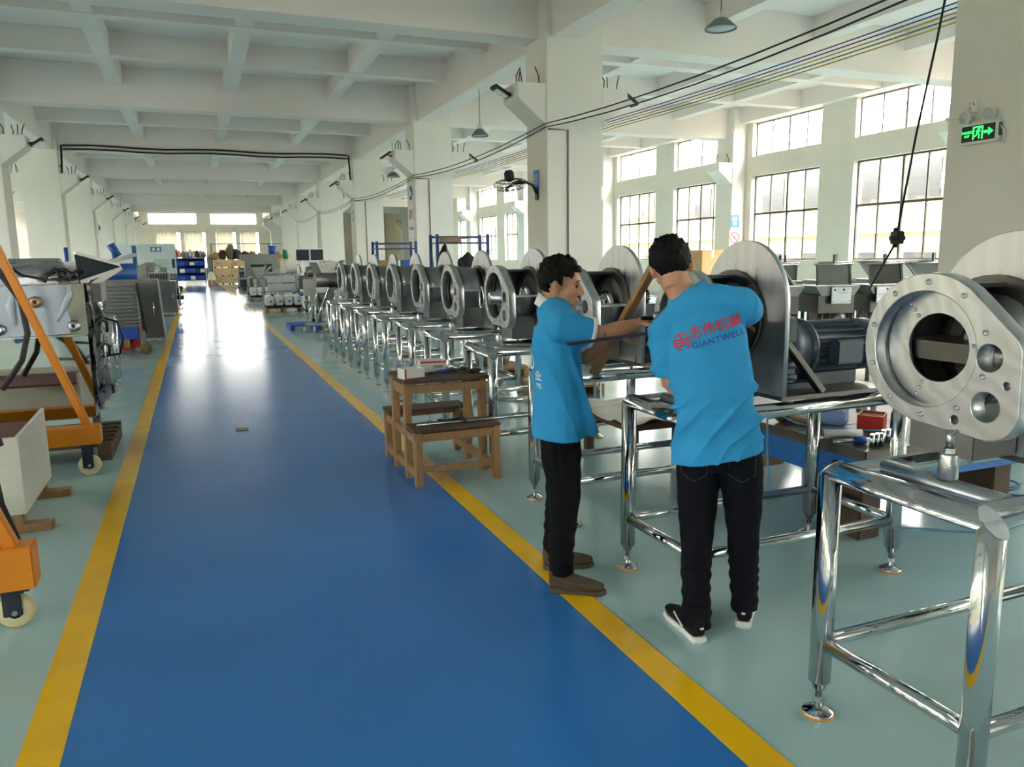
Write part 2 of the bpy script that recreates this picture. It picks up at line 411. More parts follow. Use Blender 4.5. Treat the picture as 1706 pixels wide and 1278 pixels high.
cr = column('column', 6.0, 7.13, (1, -1), 'white concrete column with corbels'); tr = tree_of(cr); cr.location.y = 4
for b in BAYS[:2]+BAYS[3:]: dup(cr, (6.0, b, 0), tree=tr)
cl_ = column('column', -5.2, -4.06, (1, -1), 'white concrete column with corbels'); tl_ = tree_of(cl_); cl_.location.y = 4
for b in BAYS[:2]+BAYS[3:]: dup(cl_, (-5.2, b, 0), tree=tl_)
pr = column('pilaster', 17.05, 17.6, (-1,), 'white half column on the window wall'); tp = tree_of(pr); pr.location.y = 4
for b in BAYS[3:]: dup(pr, (17.05, b, 0), tree=tp)
pl = column('pilaster', XL, XL+.55, (1,), 'white half column on the left window wall'); tq = tree_of(pl); pl.location.y = 4
for b in BAYS[3:]: dup(pl, (XL, b, 0), tree=tq)
for b in (13, 22, 31):
    tag(MB().tube([(17.5, b+.97+.12, 0), (17.5, b+.97+.12, 5.9)], .06, 12).build('drain_pipe', 'plaster'), {13: 'white drain pipe', 22: 'white drain pipe beside the no-smoking sign pilaster', 31: 'white drain pipe beside the farthest visible window pilaster'}[b] + (' nearest the exit sign on the window wall' if b == 13 else ''), 'pipe')
# neighbouring building outside the right windows
fb = thing('apartment_building', 'pale yellow building outside the windows with air conditioners', 'building', (27, 0, -1.5))
MB().box(0, 8, -20, 90, 0, 8.4).build('facade', 'facade', fb)
MB().box(-.25, 0, -20, 90, 3.9, 4.2).build('ledge', 'offwhite', fb)
wm = MB().box(-.05, .02, 0, 1.5, 0, 1.5).mesh('window'); am = MB().box(-.45, 0, 0, .8, 0, .6).lathe([(.001, 0), (.22, 0), (.22, .02)], (-.45, .4, .3), (-1, 0, 0)).mesh('air_conditioner')
for i in range(20):
    for z in (1.6, 5.2):
        y = -4+i*2.9
        obj('window', wm, 'facadewin', fb).location = (0, y, z)
        if (i+int(z)) % 2: obj('air_conditioner', am, 'white', fb).location = (0, y+1.75, z+.3)
lb = thing('light_block', 'unseen block added outside the left wall to cut its daylight', 'building', (-24, 0, -1.5))  # building mass out of view, added to dim the left windows
MB().box(-8, 0, -30, 95, 0, 8.5).build('facade', 'facade', lb)
MB().box(XR+.4, 27, -40, 100, -1.6, -1.5).build('ground', 'asphalt', kind='structure', label='ground between the buildings')
MB().box(-60, XL-.4, -40, 120, -1.6, -1.5).build('ground', 'asphalt', kind='structure', label='ground on the left of the hall')
MB().box(-60, 60, YF+.4, 160, -1.6, -1.5).build('ground', 'asphalt', kind='structure', label='ground beyond the end wall')
# ================================================================ tube stands and drum machines
ZT, RT = .901, .038
def make_stand():
    t = thing('tube_stand', 'x', 'stand', group='polished tube stands of the drum row')
    n = 24
    ang = [2*pi*i/n for i in range(n)]
    def ringtube(name, a, b, mt='chrome', par=None):
        m = MB(); m.add(a+b, [(i, (i+1) % n, n+(i+1) % n, n+i) for i in range(n)], True)
        m.f += [list(reversed(range(n))), list(range(n, 2*n))]; m.s += [False, False]
        return m.build(name, mt, par or t)
    for x in (-.61, .61):
        ringtube('top_rail', [V((x+RT*cos(q), -.29+RT*sin(q), ZT+RT*sin(q))) for q in ang],
                 [V((x+RT*cos(q), .29-RT*sin(q), ZT+RT*sin(q))) for q in ang])
        for s in (-1, 1):
            ringtube('leg', [V((x+RT*cos(q), s*.29+RT*sin(q), .13)) for q in ang],
                     [V((x+RT*cos(q), s*.29+RT*sin(q), ZT-s*RT*sin(q))) for q in ang])
            c = MB(); e = .002
            p = [V((x+RT*1.01*cos(q), s*(.29-RT*1.01*sin(q)), ZT+RT*1.01*sin(q))) for q in ang]
            off = V((0, s*e, e)); c.add([v+off for v in p]+[v-off for v in p], [tuple(range(n)), tuple(reversed(range(n, 2*n)))]+[(i, (i+1) % n, n+(i+1) % n, n+i) for i in range(n)])
            c.build('end_cap', 'steel', t)
            f = MB().lathe([(.001, .03), (.022, .03), (.05, .014), (.054, .012), (.054, .006), (.001, .006)], (x, s*.29, 0)).build('levelling_foot', 'chrome', t)
            MB().lathe([(.001, .007), (.056, .007), (.056, 0), (.001, 0)], (x, s*.29, 0)).build('foot_pad', 'pad', f)
            MB().lathe([(.012, .02), (.012, .1), (.021, .1), (.03, .13), (.034, .131)], (x, s*.29, 0)).build('foot_stem', 'chrome', f)
            MB().lathe([(.001, .05), (.02, .05), (.02, .068), (.001, .068)], (x, s*.29, 0), n=6, sm=False).build('lock_nut', 'steel', f)
    for y in (-.235, .235): MB().cyl((-.59, y, ZT), (.59, y, ZT), .034, n=18).build('side_rail', 'chrome', t)
    MB().cyl((-.45, -.215, ZT+.002), (-.45, .215, ZT+.002), .034, n=18).build('cross_bar', 'steel', t)
    MB().cyl((.3, -.215, ZT), (.3, .215, ZT), .03, n=18).build('cross_bar', 'steel', t)
    for y in (-.29, .29): MB().cyl((-.59, y, .275), (.59, y, .275), .025, n=16).build('stretcher', 'chrome', t)
    for x in (-.61, .61): MB().cyl((x, -.27, .275), (x, .27, .275), .025, n=16).build('stretcher', 'chrome', t)
    return t
CY, CZ = .10, 1.325
def hull(circles, n=40):
    pts = [p for c in circles for p in circ(*c, n)]
    pts = sorted(set(pts)); 
    def half(ps):
        h = []
        for p in ps:
            while len(h) > 1 and (h[-1][0]-h[-2][0])*(p[1]-h[-2][1])-(h[-1][1]-h[-2][1])*(p[0]-h[-2][0]) <= 0: h.pop()
            h.append(p)
        return h
    a, b = half(pts), half(pts[::-1]); return a[:-1]+b[:-1]
YZX = Matrix(((0, 0, 1, 0), (1, 0, 0, 0), (0, 1, 0, 0), (0, 0, 0, 1)))   # plate XY -> world YZ, thickness along X
def arcband(x0, x1, ri, ro, a0, a1, n=40):
    pl = [(CY+ro*cos(a0+(a1-a0)*i/n), CZ+ro*sin(a0+(a1-a0)*i/n)) for i in range(n+1)]
    pl += [(CY+ri*cos(a1-(a1-a0)*i/n), CZ+ri*sin(a1-(a1-a0)*i/n)) for i in range(n+1)]
    m = MB(); k = len(pl); h = n+1
    m.add([(x0, y, z) for y, z in pl]+[(x1, y, z) for y, z in pl], [(i, i+1, k+i+1, k+i) for i in range(n)]+[(h+i, h+i+1, k+h+i+1, k+h+i) for i in range(n)], True)
    m.f += [[i, 2*n+1-i, 2*n-i, i+1] for i in range(n)]+[[k+i, k+i+1, k+2*n-i, k+2*n+1-i] for i in range(n)]
    m.s += [False]*(2*n)
    m.f += [[0, k, 2*k-1, k-1], [n, n+1, k+n+1, k+n]]; m.s += [False, False]
    return m
def make_machine():
    t = thing('drum_machine', 'x', 'machine', group='stainless drum machines standing on the tube stands')
    out = hull([(CY, CZ, .235), (-.145, 1.335, .065), (-.12, 1.17, .095)])
    rp = obj('ring_plate', xform(plate([out, circ(CY+.01, CZ-.003, .186, 48), circ(-.115, 1.319, .043), circ(-.115, 1.173, .047), circ(-.175, 1.245, .014, 16), circ(-.02, 1.118, .016, 16)], .06, .003), Matrix.Translation((-.44, 0, 0)) @ YZX), 'brushed', t)
    for k in range(10):
        q = k*2*pi/10+.3; y, z = CY+.21*cos(q), CZ+.21*sin(q)
        MB().lathe([(.001, .0), (.004, .0), (.004, .003), (.009, .003), (.009, -.004)], (-.441, y, z), (-1, 0, 0), 10).build('bolt', 'steel', rp)
    arcband(-.38, -.128, .192, .205, radians(178), radians(462)).build('drum_shell', 'drum', t)
    arcband(-.38, -.36, .186, .226, 0, 2*pi).build('drum_rim', 'darksteel', t)
    arcband(-.15, -.128, .165, .226, 0, 2*pi).build('drum_rim', 'darksteel', t)
    MB().box(-.38, -.128, CY-.225, CY-.13, CZ-.012, CZ+.004).build('opening_ledge', 'brushed', t, bevel=.002)
    MB().box(-.33, -.13, CY-.11, CY+.13, .97, 1.16).build('drum_cradle', 'dullsteel', t, bevel=.004)
    bp = [(-.27, .965), (.33, .965)]+[(.03+.3*cos(pi*i/28), 1.39+.3*sin(pi*i/28)) for i in range(29)]
    obj('back_plate', xform(plate([bp], .026, .002), Matrix.Translation((-.128, 0, 0)) @ YZX), 'streaked', t)
    MB().box(-.13, .56, -.27, .33, .947, .967).build('base_plate', 'darksteel', t, bevel=.002)
    for x in (-.05, .5):
        for y in (-.22, .26): MB().cyl((x, y, .933), (x, y, .948), .03, n=12).build('base_foot', 'steel', t)
    MB().bar((-.09, -.235, 1.22), (.14, -.235, .97), .03, .045, (0, 1, 0)).build('brace', 'darksteel', t, bevel=.003)
    MB().lathe([(.001, 0), (.075, 0), (.08, .01), (.08, .03), (.055, .04), (.055, .012), (.02, .012)], (-.155, CY, CZ), (-1, 0, 0), 28).build('hub', 'chrome', t)
    pd = MB().lathe([(.028, 0), (.03, .005), (.026, .075), (.024, .08), (.001, .08)], (-.45, -.02, .934)).build('pedestal', 'steel', t)
    MB().lathe([(.001, 0), (.016, 0), (.016, .016), (.001, .016)], (-.45, -.02, 1.014), n=6, sm=False).build('nut', 'steel', pd)
    MB().cyl((-.45, -.02, 1.028), (-.45, -.02, 1.09), .012, n=10).build('stud', 'steel', pd)
    gb = MB().box(-.06, .1, -.11, .15, .99, 1.32).cyl((.02, .02, 1.15), (.2, .02, 1.15), .14, n=24).build('gearbox', 'motor', t, bevel=.012)
    for z in (1.03, 1.09, 1.15): MB().cyl((-.02, -.13, z), (.07, -.13, z), .018, n=10).build('gearbox_boss', 'motor', gb)
    MB().box(-.06, .22, -.13, .17, .967, .995).build('gearbox_foot', 'motor', gb, bevel=.004)
    MB().cyl((-.1, -.02, 1.36), (.06, -.02, 1.36), .03, n=16).build('shaft', 'steel', t)
    gear = [(r*cos(a), r*sin(a)) for i in range(18) for r, a in ((.05, i*pi/9), (.05, i*pi/9+.12), (.062, i*pi/9+.17), (.062, i*pi/9+.28))]
    MB().prism(gear, lambda a, b: (-.02, -.02+a, 1.36+b), lambda a, b: (.05, -.02+a, 1.36+b)).build('gear', 'darksteel', t)
    mo = MB().lathe([(.001, 0), (.15, 0), (.15, .025), (.118, .04), (.118, .36), (.135, .37), (.135, .46), (.11, .48), (.001, .48)], (.2, .02, 1.15), (1, 0, 0), 32).build('motor', 'motor', t)
    for k in range(22):
        q = k*2*pi/22
        MB().box(.245, .55, -.003, .003, .112, .137, Matrix.Translation((0, .02, 1.15)) @ Matrix.Rotation(q, 4, 'X')).build('cooling_fin', 'motor', mo)
    MB().box(.3, .47, -.17, -.1, 1.08, 1.2).build('terminal_box', 'motor', mo, bevel=.008)
    MB().box(.24, .52, -.08, .12, .967, 1.03).build('motor_foot', 'motor', mo, bevel=.004)
    return t
mat('drum', (140, 141, 142), .3, 1, var=.08, scale=3, stretch=(1, 1, 1), rvar=.05)
NEAR = [(1.95, 1.36), (2.0, 2.77), (2.03, 4.05), (2.05, 5.45), (2.06, 6.72), (2.08, 7.95), (2.08, 9.2), (2.08, 10.4), (2.08, 11.62), (2.08, 12.86)]
ORD = ['first', 'second', 'third', 'fourth', 'fifth', 'sixth', 'seventh', 'eighth', 'ninth', 'tenth']
st = make_stand(); ts = tree_of(st); mc = make_machine(); tm = tree_of(mc)
MACH = []
for i, (x, y) in enumerate(NEAR):
    loc = (x+.61, y+.29, 0)
    ls = ['polished steel tube stand closest to the camera, cut by the picture edge', 'polished tube stand directly behind the man whose back is printed', 'polished tube stand behind the man in profile'][i] if i < 3 else ('polished tube stand at the far end of the drum row' if i == 9 else '%s polished tube stand of the drum row counted from the camera' % ORD[i])
    lm = ['stainless drum machine with big ring plate closest to the camera', 'stainless drum machine the two men are working on, with dark blue motor', 'stainless drum machine seen between the two men'][i] if i < 3 else ('smallest-looking stainless drum machine at the far end of the row' if i == 9 else '%s stainless drum machine of the row counted from the camera' % ORD[i])
    if i == 0: a, b = st, mc; a.location = b.location = loc; a['label'] = ls; b['label'] = lm
    else: a, b = dup(st, loc, 0, ls, tree=ts), dup(mc, loc, 0, lm, tree=tm)
    MACH.append(b)
for k in range(4, 10): arcband(-.378, -.13, .19, .206, radians(98), radians(180)).build('drum_cover', 'drum', MACH[k])
# inner flange and baffles of the nearest drum, shaft hubs of the third and fourth
m = arcband(-.385, -.37, .11, .187, 0, 2*pi).build('inner_flange', 'brushed', MACH[0])
for q in (.9, 3.0, 5.1):
    for k in range(3): MB().lathe([(.001, 0), (.003, 0), (.003, .002), (.007, .002), (.007, -.002)], (-.386, CY+(.125+.022*k)*cos(q), CZ+(.125+.022*k)*sin(q)), (-1, 0, 0), 10).build('bolt', 'steel', m)
MB().box(-.36, -.15, CY-.1, CY+.17, CZ-.045, CZ+.015).build('baffle', 'darksteel', MACH[0], bevel=.003)
for k in (2, 3):
    h = MB().lathe([(.001, -.06), (.05, -.06), (.05, .0), (.066, .01), (.066, .07), (.03, .075)], (-.44, CY-.07, CZ-.02), (1, 0, 0), 28).build('shaft_hub', 'steel', MACH[k])
    MB().tube([(-.53, CY+.04+.055*cos(q)*.9, CZ-.02+.085*sin(q)) for q in [2*pi*i/20 for i in range(20)]], .009, 8, closed=True).build('grip_loop', 'chrome', MACH[k])
    MB().cyl((-.37, CY-.07, CZ-.02), (-.13, CY-.07, CZ-.02), .022, n=16).build('drive_shaft', 'chrome', MACH[k])
# ================================================================ stepped wooden trestle and what lies on it
sx0, sx1 = 1.36, 2.0
tr_ = thing('step_stool', 'stepped wooden trestle straddling the yellow line', 'stool', (0, 0, 0))
def post(x, y, z0, z1, w=.05): MB().box(x-w/2, x+w/2, y-w*.7, y+w*.7, z0, z1).build('leg', 'woodz', tr_, bevel=.003)
for x in (sx0+.025, sx1-.025):
    for y in (5.50, 5.86): post(x, y, 0, .72)
    for y in (5.22, 6.16): post(x, y, 0, .4)
    MB().box(x-.022, x+.022, 5.2, 6.2, .06, .12).build('base_rail', 'woody', tr_, bevel=.003)
    MB().box(x-.02, x+.02, 5.24, 6.14, .31, .37).build('step_rail', 'woody', tr_, bevel=.003)
    MB().box(x-.02, x+.02, 5.46, 5.9, .62, .7).build('top_rail', 'woody', tr_, bevel=.003)
for y in (5.47, 5.9): MB().box(sx0, sx1, y-.02, y+.02, .64, .7).build('cross_rail', 'wood', tr_, bevel=.003)
for y in (5.22, 6.16): MB().box(sx0, sx1, y-.02, y+.02, .33, .39).build('cross_rail', 'wood', tr_, bevel=.003)
MB().box(sx0+.03, sx1-.03, 5.21, 5.24, .1, .14).build('tie_bar', 'wood', tr_, bevel=.003)
MB().box(sx0-.01, sx1+.01, 5.43, 5.94, .72, .745).build('top_board', 'darkwood', tr_, bevel=.004)
MB().box(sx0-.01, sx1+.01, 5.19, 5.44, .4, .425).build('step_board', 'darkwood', tr_, bevel=.004)
MB().box(sx0-.01, sx1+.01, 5.94, 6.19, .4, .425).build('step_board', 'darkwood', tr_, bevel=.004)
def openbox(name, label, cat, loc, rz, w, d, h, mt, inner='card', full=None, flaps=True, group=None):
    t = thing(name, label, cat, loc, rz, group); k = .006
    MB().box(-w/2, w/2, -d/2, d/2, 0, k).build('base', mt, t)
    for s in (-1, 1):
        MB().box(-w/2, w/2, s*d/2-k/2, s*d/2+k/2, 0, h).build('side', mt, t)
        MB().box(s*w/2-k/2, s*w/2+k/2, -d/2, d/2, 0, h).build('side', mt, t)
    if full: MB().box(-w/2+k, w/2-k, -d/2+k, d/2-k, k, h*full).build('contents', inner, t)
    return t
b1 = openbox('carton', 'small open white and red carton on the trestle corner', 'box', (1.44, 5.56, .745), .2, .16, .12, .075, 'white', full=.4)
MB().box(-.081, .081, -.064, -.06, 0, .008).build('red_edge', 'red', b1); MB().box(.079, .084, -.06, .06, 0, .008).build('red_edge', 'red', b1); MB().box(-.081, -.07, -.0645, -.06, 0, .075).build('red_edge', 'red', b1)
b2 = openbox('carton', 'open white carton at the back of the trestle top', 'box', (1.68, 5.84, .745), -.1, .2, .14, .09, 'white', full=.6)
MB().box(-.1, .1, -.0735, -.07, .072, .085).build('red_edge', 'red', b2)
for z in (.03, .04, .05): MB().box(.0, .08, -.0735, -.07, z, z+.004).build('print_line', 'black', b2)
pl_ = thing('pliers', 'blue-handled pliers lying on the trestle top', 'tool', (1.66, 5.66, .752), .4)
for s in (-1, 1): MB().tube([(0, 0, .008), (.05, s*.02, .008), (.15, s*.028, .008)], [.009, .011, .009], 8).build('handle', 'bluebin', pl_)
MB().bar((0, 0, .008), (-.07, 0, .008), .03, .016).build('jaws', 'darksteel', pl_, bevel=.004)
wr = thing('wrench', 'dark steel wrench beside the small carton on the trestle', 'tool', (1.58, 5.52, .745), .5)
MB().box(-.08, .08, -.008, .008, .0, .01).lathe([(.018, 0), (.024, 0), (.024, .012), (.018, .012), (.018, 0)], (.09, 0, 0), n=16).build('body', 'darksteel', wr)
jr = [('clear plastic cup standing on the trestle top, left one', 1.83, 5.66), ('clear plastic cup standing on the trestle top, right one', 1.9, 5.72)]
for l, x, y in jr: tag(MB().lathe([(.001, .003), (.024, .003), (.03, .065), (.028, .065), (.022, .005), (.001, .005)], (x, y, .745)).build('cup', 'poly'), l, 'cup', 'plastic cups')
gl = thing('glove', 'dark work glove crumpled at the right end of the trestle top', 'glove', (1.93, 5.58, .745), .6)
MB().ball((0, 0, .018), (.05, .035, .018)).tube([(.03, 0, .018), (.09, .03, .015)], .012, 8).tube([(.03, -.01, .018), (.095, -.005, .015)], .012, 8).build('palm', 'black', gl)
cl = thing('bar_clamp', 'steel bar clamp with black handle lying on the low step', 'clamp', (0, 0, 0))
MB().cyl((1.4, 5.3, .437), (2.32, 5.29, .437), .009, n=10).build('bar', 'steel', cl)
MB().cyl((1.6, 5.34, .44), (1.78, 5.35, .445), .013, n=10).lathe([(.001, 0), (.02, .004), (.02, .03), (.001, .035)], (1.57, 5.34, .44), (1, 0, 0), 12).build('handle', 'black', cl)
MB().bar((1.76, 5.26, .44), (1.76, 5.42, .44), .02, .028).cyl((1.77, 5.38, .44), (1.76, 5.38, .56), .007, n=8).build('jaw', 'darksteel', cl, bevel=.003)
MB().box(.25, .37, 7.72, 7.87, .003, .006).build('floor_marker', 'black', fl, label='small dark square floor marker'); 
MB().box(.27, .35, 7.76, 7.79, .006, .0065).build('floor_marker_print', 'green', fl); MB().box(.27, .35, 7.81, 7.83, .006, .0065).build('floor_marker_print', 'pad', fl)
# ================================================================ low iron workbench behind the stands
wb = thing('work_platform', 'low iron worktable with blue body behind the stands', 'workbench', (0, 0, 0))
BX0, BX1, BY0, BY1 = 3.32, 4.75, 3.06, 4.95
MB().box(BX0, BX1, BY0, BY1, .49, .55).build('iron_top', 'iron', wb, bevel=.006)
for y in (3.62, 4.25): MB().box(BX0+.02, BX1-.02, y-.004, y+.004, .55, .5515).build('slot', 'black', wb)
MB().box(BX0+.03, BX1-.03, BY0+.03, BY1-.03, .33, .49).build('blue_body', 'benchblue', wb, bevel=.006)
for y in (3.3, 4.2): MB().cyl((BX0+.026, y, .42), (BX0+.032, y, .42), .028, n=20).build('lifting_hole', 'black', wb)
for x in (BX0+.15, BX1-.2):
    for y in (BY0+.2, BY1-.3): MB().box(x-.08, x+.08, y-.12, y+.12, 0, .33).build('wood_block', 'darkwood', wb, bevel=.01)
MB().box(BX0-.02, BX0+.2, 3.9, 4.25, .25, .33).build('wood_wedge', 'wood', wb, bevel=.01)
T = .5505
bb = openbox('parts_bin', 'light blue plastic parts bin on the iron worktable', 'bin', (3.75, 3.74, T), .6, .19, .15, .09, 'ltblue', 'card', .85)
openbox('parts_bin', 'white carton of parts left of the light blue bin', 'box', (3.58, 3.88, T), .6, .15, .17, .09, 'white', 'card', .8)
openbox('parts_bin', 'second pale bin behind the light blue bin on the worktable', 'bin', (3.98, 3.98, T), .6, .17, .17, .1, 'white', 'card', .8)
openbox('parts_bin', 'red plastic parts bin on the iron worktable', 'bin', (3.84, 3.51, T), .6, .17, .14, .085, 'red', 'card', .85)
tag(MB().lathe([(.001, 0), (.03, 0), (.03, .11), (.012, .13), (.012, .15), (.001, .15)], (3.88, 3.37, T)).build('spray_can', 'rackblue'), 'dark blue spray can beside the red parts bin', 'can')
ml = thing('mallet', 'wooden mallet with round brown head on the worktable', 'mallet', (3.44, 3.86, T), 2.3)
MB().ball((.0, 0, .042), (.05, .042, .042)).build('head', 'darkwood', ml); MB().cyl((-.04, 0, .035), (-.24, .09, .02), .016, .013, n=10).build('handle', 'wood', ml)
gd = thing('grinder', 'white cylindrical air grinder near the worktable edge', 'tool', (3.46, 3.37, T), -.45)
MB().cyl((-.11, 0, .026), (.11, 0, .026), .024, n=14).build('body', 'white', gd); MB().cyl((-.12, 0, .026), (-.1, 0, .026), .02, n=12).build('end_cap', 'greysteel', gd); MB().bar((-.08, -.035, .008), (.08, -.035, .008), .012, .01).build('lever', 'steel', gd)
ag = thing('air_gun', 'steel air gun with blue collar on the worktable corner', 'tool', (3.42, 3.22, T), -.5)
MB().cyl((-.14, -.02, .016), (0, 0, .02), .012, .014, n=10).build('nozzle', 'steel', ag); MB().cyl((-.01, 0, .02), (.045, .005, .022), .023, n=12).build('collar', 'bluebin', ag); MB().bar((.04, 0, .022), (.12, .04, .02), .016, .02).build('grip', 'steel', ag)
for k, (x, y, l) in enumerate([(3.46, 3.12, 'bundle of short steel bushings at the worktable corner, left one'), (3.6, 3.17, 'bundle of short steel bushings at the worktable corner, right one')]):
    g = thing('bushing_bundle', l, 'bushing', (x, y, T))
    for q in range(5): MB().cyl((.018*(q-2), .012*(q % 2), 0), (.018*(q-2), .012*(q % 2), .075), .0125, n=12).build('bushing', 'chrome', g)
sg = thing('socket_gun', 'grey cylindrical socket tool with long bar on the worktable', 'tool', (3.95, 3.22, T), -.8)
MB().cyl((0, 0, .04), (.12, 0, .04), .038, n=18).build('body', 'ltgrey', sg); MB().cyl((-.07, 0, .035), (0, 0, .04), .028, .034, n=14).build('neck', 'black', sg); MB().cyl((-.05, -.06, .014), (.12, -.16, .014), .011, n=10).build('bar', 'steel', sg)
for k, (x, y, r, h) in enumerate([(4.12, 3.76, .02, .17), (4.2, 3.92, .025, .12), (4.26, 3.66, .022, .18)]):
    tag(MB().lathe([(.001, 0), (r*1.8, 0), (r*1.8, .02), (r, .025), (r, h), (.001, h)], (x, y, T)).build('steel_spindle', 'steel'), ['tall steel spindle standing on the worktable near the red bin', 'short thick steel spindle standing on the worktable', 'tallest steel spindle at the far right of the worktable'][k], 'spindle')
tag(MB().tube([(3.9, 3.3, T+.01), (3.62, 3.46, T+.012), (3.5, 3.6, T+.012), (3.46, 3.74, T+.012), (3.4, 3.82, T+.05), (3.29, 3.82, T+.04), (3.25, 3.76, .4), (3.22, 3.7, .2), (3.3, 3.5, .02), (3.6, 3.3, .01), (4.2, 2.9, .01), (4.8, 3.0, .01), (5.0, 3.3, .01), (4.8, 3.5, .01)], .0065, 8).build('air_hose', 'hose'), 'pale blue air hose looping off the worktable onto the floor', 'hose')
tag(MB().tube([(5.05+.13*cos(a)*(1+.04*a), 3.55+.16*sin(a), .008+.003*a) for a in [i*.3 for i in range(40)]], .006, 8).build('air_hose', 'wire_blue'), 'bright blue air hose coiled on the floor behind the nearest stand', 'hose')
pb = thing('low_bench', 'low wooden bench behind the stands under a white sheet', 'bench', (0, 0, 0))
MB().box(2.95, 3.5, 4.95, 5.75, .3, .35).build('seat_board', 'darkwood', pb, bevel=.01)
for x in (3.0, 3.44):
    for y in (5.02, 5.68): MB().box(x-.03, x+.03, y-.04, y+.04, 0, .3).build('leg', 'darkwood', pb, bevel=.004)
def sheet(name, x0, x1, y0, y1, z, amp, mt, label, cat, n=18, seed=0):
    m = MB(); vs = []
    for i in range(n+1):
        for j in range(n+1):
            x, y = x0+(x1-x0)*i/n, y0+(y1-y0)*j/n
            e = noise.noise(V((x*6+seed, y*6, .3)))
            vs.append((x+.03*noise.noise(V((x*4, y*4, 2))), y, z+amp*(e+.6)))
    m.add(vs, [(i*(n+1)+j, (i+1)*(n+1)+j, (i+1)*(n+1)+j+1, i*(n+1)+j+1) for i in range(n) for j in range(n)], True)
    o = m.build(name, mt); sm = o.modifiers.new('thickness', 'SOLIDIFY'); sm.thickness = .003
    return tag(o, label, cat)
sheet('plastic_sheet', 2.88, 3.5, 4.9, 5.85, .362, .04, 'plastic_sheet', 'crumpled white sheet on the low wooden bench', 'sheet')
# ================================================================ people
def fuse(mb, name, voxel, smooth=6, fac=.5):
    me = mb.mesh(name); o = bpy.data.objects.new(name, me); COL.objects.link(o)
    r = o.modifiers.new('r', 'REMESH'); r.mode = 'VOXEL'; r.voxel_size = voxel; r.use_smooth_shade = True
    s = o.modifiers.new('s', 'SMOOTH'); s.iterations = smooth; s.factor = fac
    out = bpy.data.meshes.new_from_object(o.evaluated_get(bpy.context.evaluated_depsgraph_get()))
    bpy.data.objects.remove(o); out.name = name
    for p in out.polygons: p.use_smooth = True
    return out
def wrinkle(me, fn):
    n = [v.normal.copy() for v in me.vertices]
    for v, k in zip(me.vertices, n): v.co += k*fn(v.co, k)
    me.update()
from mathutils.bvhtree import BVHTree
def project(me2d, target, o3, right, up, d, off=.003, cuts=0):
    """lay a flat mesh (XY) onto a surface: XY -> o3 + right*x + up*y, cast along d"""
    bm = bmesh.new(); bm.from_mesh(me2d)
    if cuts: bmesh.ops.subdivide_edges(bm, edges=bm.edges[:], cuts=cuts)
    tb = bmesh.new(); tb.from_mesh(target); tree = BVHTree.FromBMesh(tb); tb.free()
    o3, right, up, d = V(o3), V(right), V(up), V(d).normalized()
    for v in bm.verts:
        p = o3+right*v.co.x+up*v.co.y; h = tree.ray_cast(p, d)
        v.co = (h[0] if h[0] else p+d*.3)-d*(off+v.co.z)
    bm.to_mesh(me2d); bm.free(); return me2d
def place(m, mt, pts, r, n=10): m.tube([mt @ V(p) for p in pts], r, n)
def build_head(m, M, neck_to):
    """M: head matrix, face towards +X, up +Z"""
    s = MB()
    s.ball((-.012, 0, .028), (.094, .076, .092), 20, 14); s.ball((.03, 0, -.02), (.058, .062, .075), 16, 12)
    s.ball((.035, 0, -.06), (.052, .052, .05), 16, 10); s.ball((.064, 0, -.092), (.024, .028, .02))
    s.tube([(.078, 0, .022), (.094, 0, .0), (.107, 0, -.028)], [.008, .0095, .012], 10); s.ball((.096, .011, -.03), .009); s.ball((.096, -.011, -.03), .009)
    s.ball((.07, 0, .026), (.022, .05, .013)); s.ball((.086, 0, -.058), (.011, .023, .007)); s.ball((.083, 0, -.07), (.012, .02, .008))
    for y in (1, -1):
        s.ball((.05, y*.045, -.022), (.03, .022, .025)); s.tube([(-.016, y*.074, .022), (-.022, y*.086, .01), (-.016, y*.084, -.016), (-.004, y*.076, -.032)], [.011, .013, .011, .008], 8)
        s.ball((-.008, y*.074, -.002), (.014, .01, .024))
    s.tube([(-.028, 0, -.02), (-.032, 0, -.1)], [(.055, .056), (.05, .053)], 14)
    o = len(m.v); m.v += [tuple(M @ V(p)) for p in s.v]; m.f += [[i+o for i in f] for f in s.f]; m.s += s.s
    m.tube([M @ V((-.03, 0, -.05)), neck_to], [(.056, .055), (.066, .06)], 14)
def build_hand(m, wrist, fwd, out, curl=.5, spread=.1, thumb=1):
    """fwd: along the palm, out: back of the hand"""
    f, u = V(fwd).normalized(), V(out).normalized(); u = (u-f*u.dot(f)).normalized(); s = f.cross(u)*thumb; w = V(wrist)
    m.tube([w-f*.02, w+f*.02, w+f*.055, w+f*.085], [(.019, .026), (.017, .034), (.015, .041), (.011, .037)], 12, ref=u)
    for k, (L, off) in enumerate(((.068, .031), (.078, .011), (.073, -.010), (.056, -.030))):
        p = w+f*.08+s*off; d = f.copy(); ang = 0; pts = [p-f*.02]; 
        for q in (.45, .32, .23):
            pts.append(p.copy()); ang += curl; d = f*cos(ang)-u*sin(ang)+s*off*spread*8; d.normalize(); p = p+d*L*q
        pts.append(p); m.tube(pts, [.0095, .0095, .009, .0085, .007], 8)
    d = (s*.75+f*.55-u*.35).normalized(); p = w+f*.022+s*.024
    m.tube([p, p+d*.038, p+d*.038+(f*.8+s*.25-u*.45).normalized()*.032, p+d*.038+(f*.75-u*.6).normalized()*.055], [.013, .011, .0095, .008], 8)
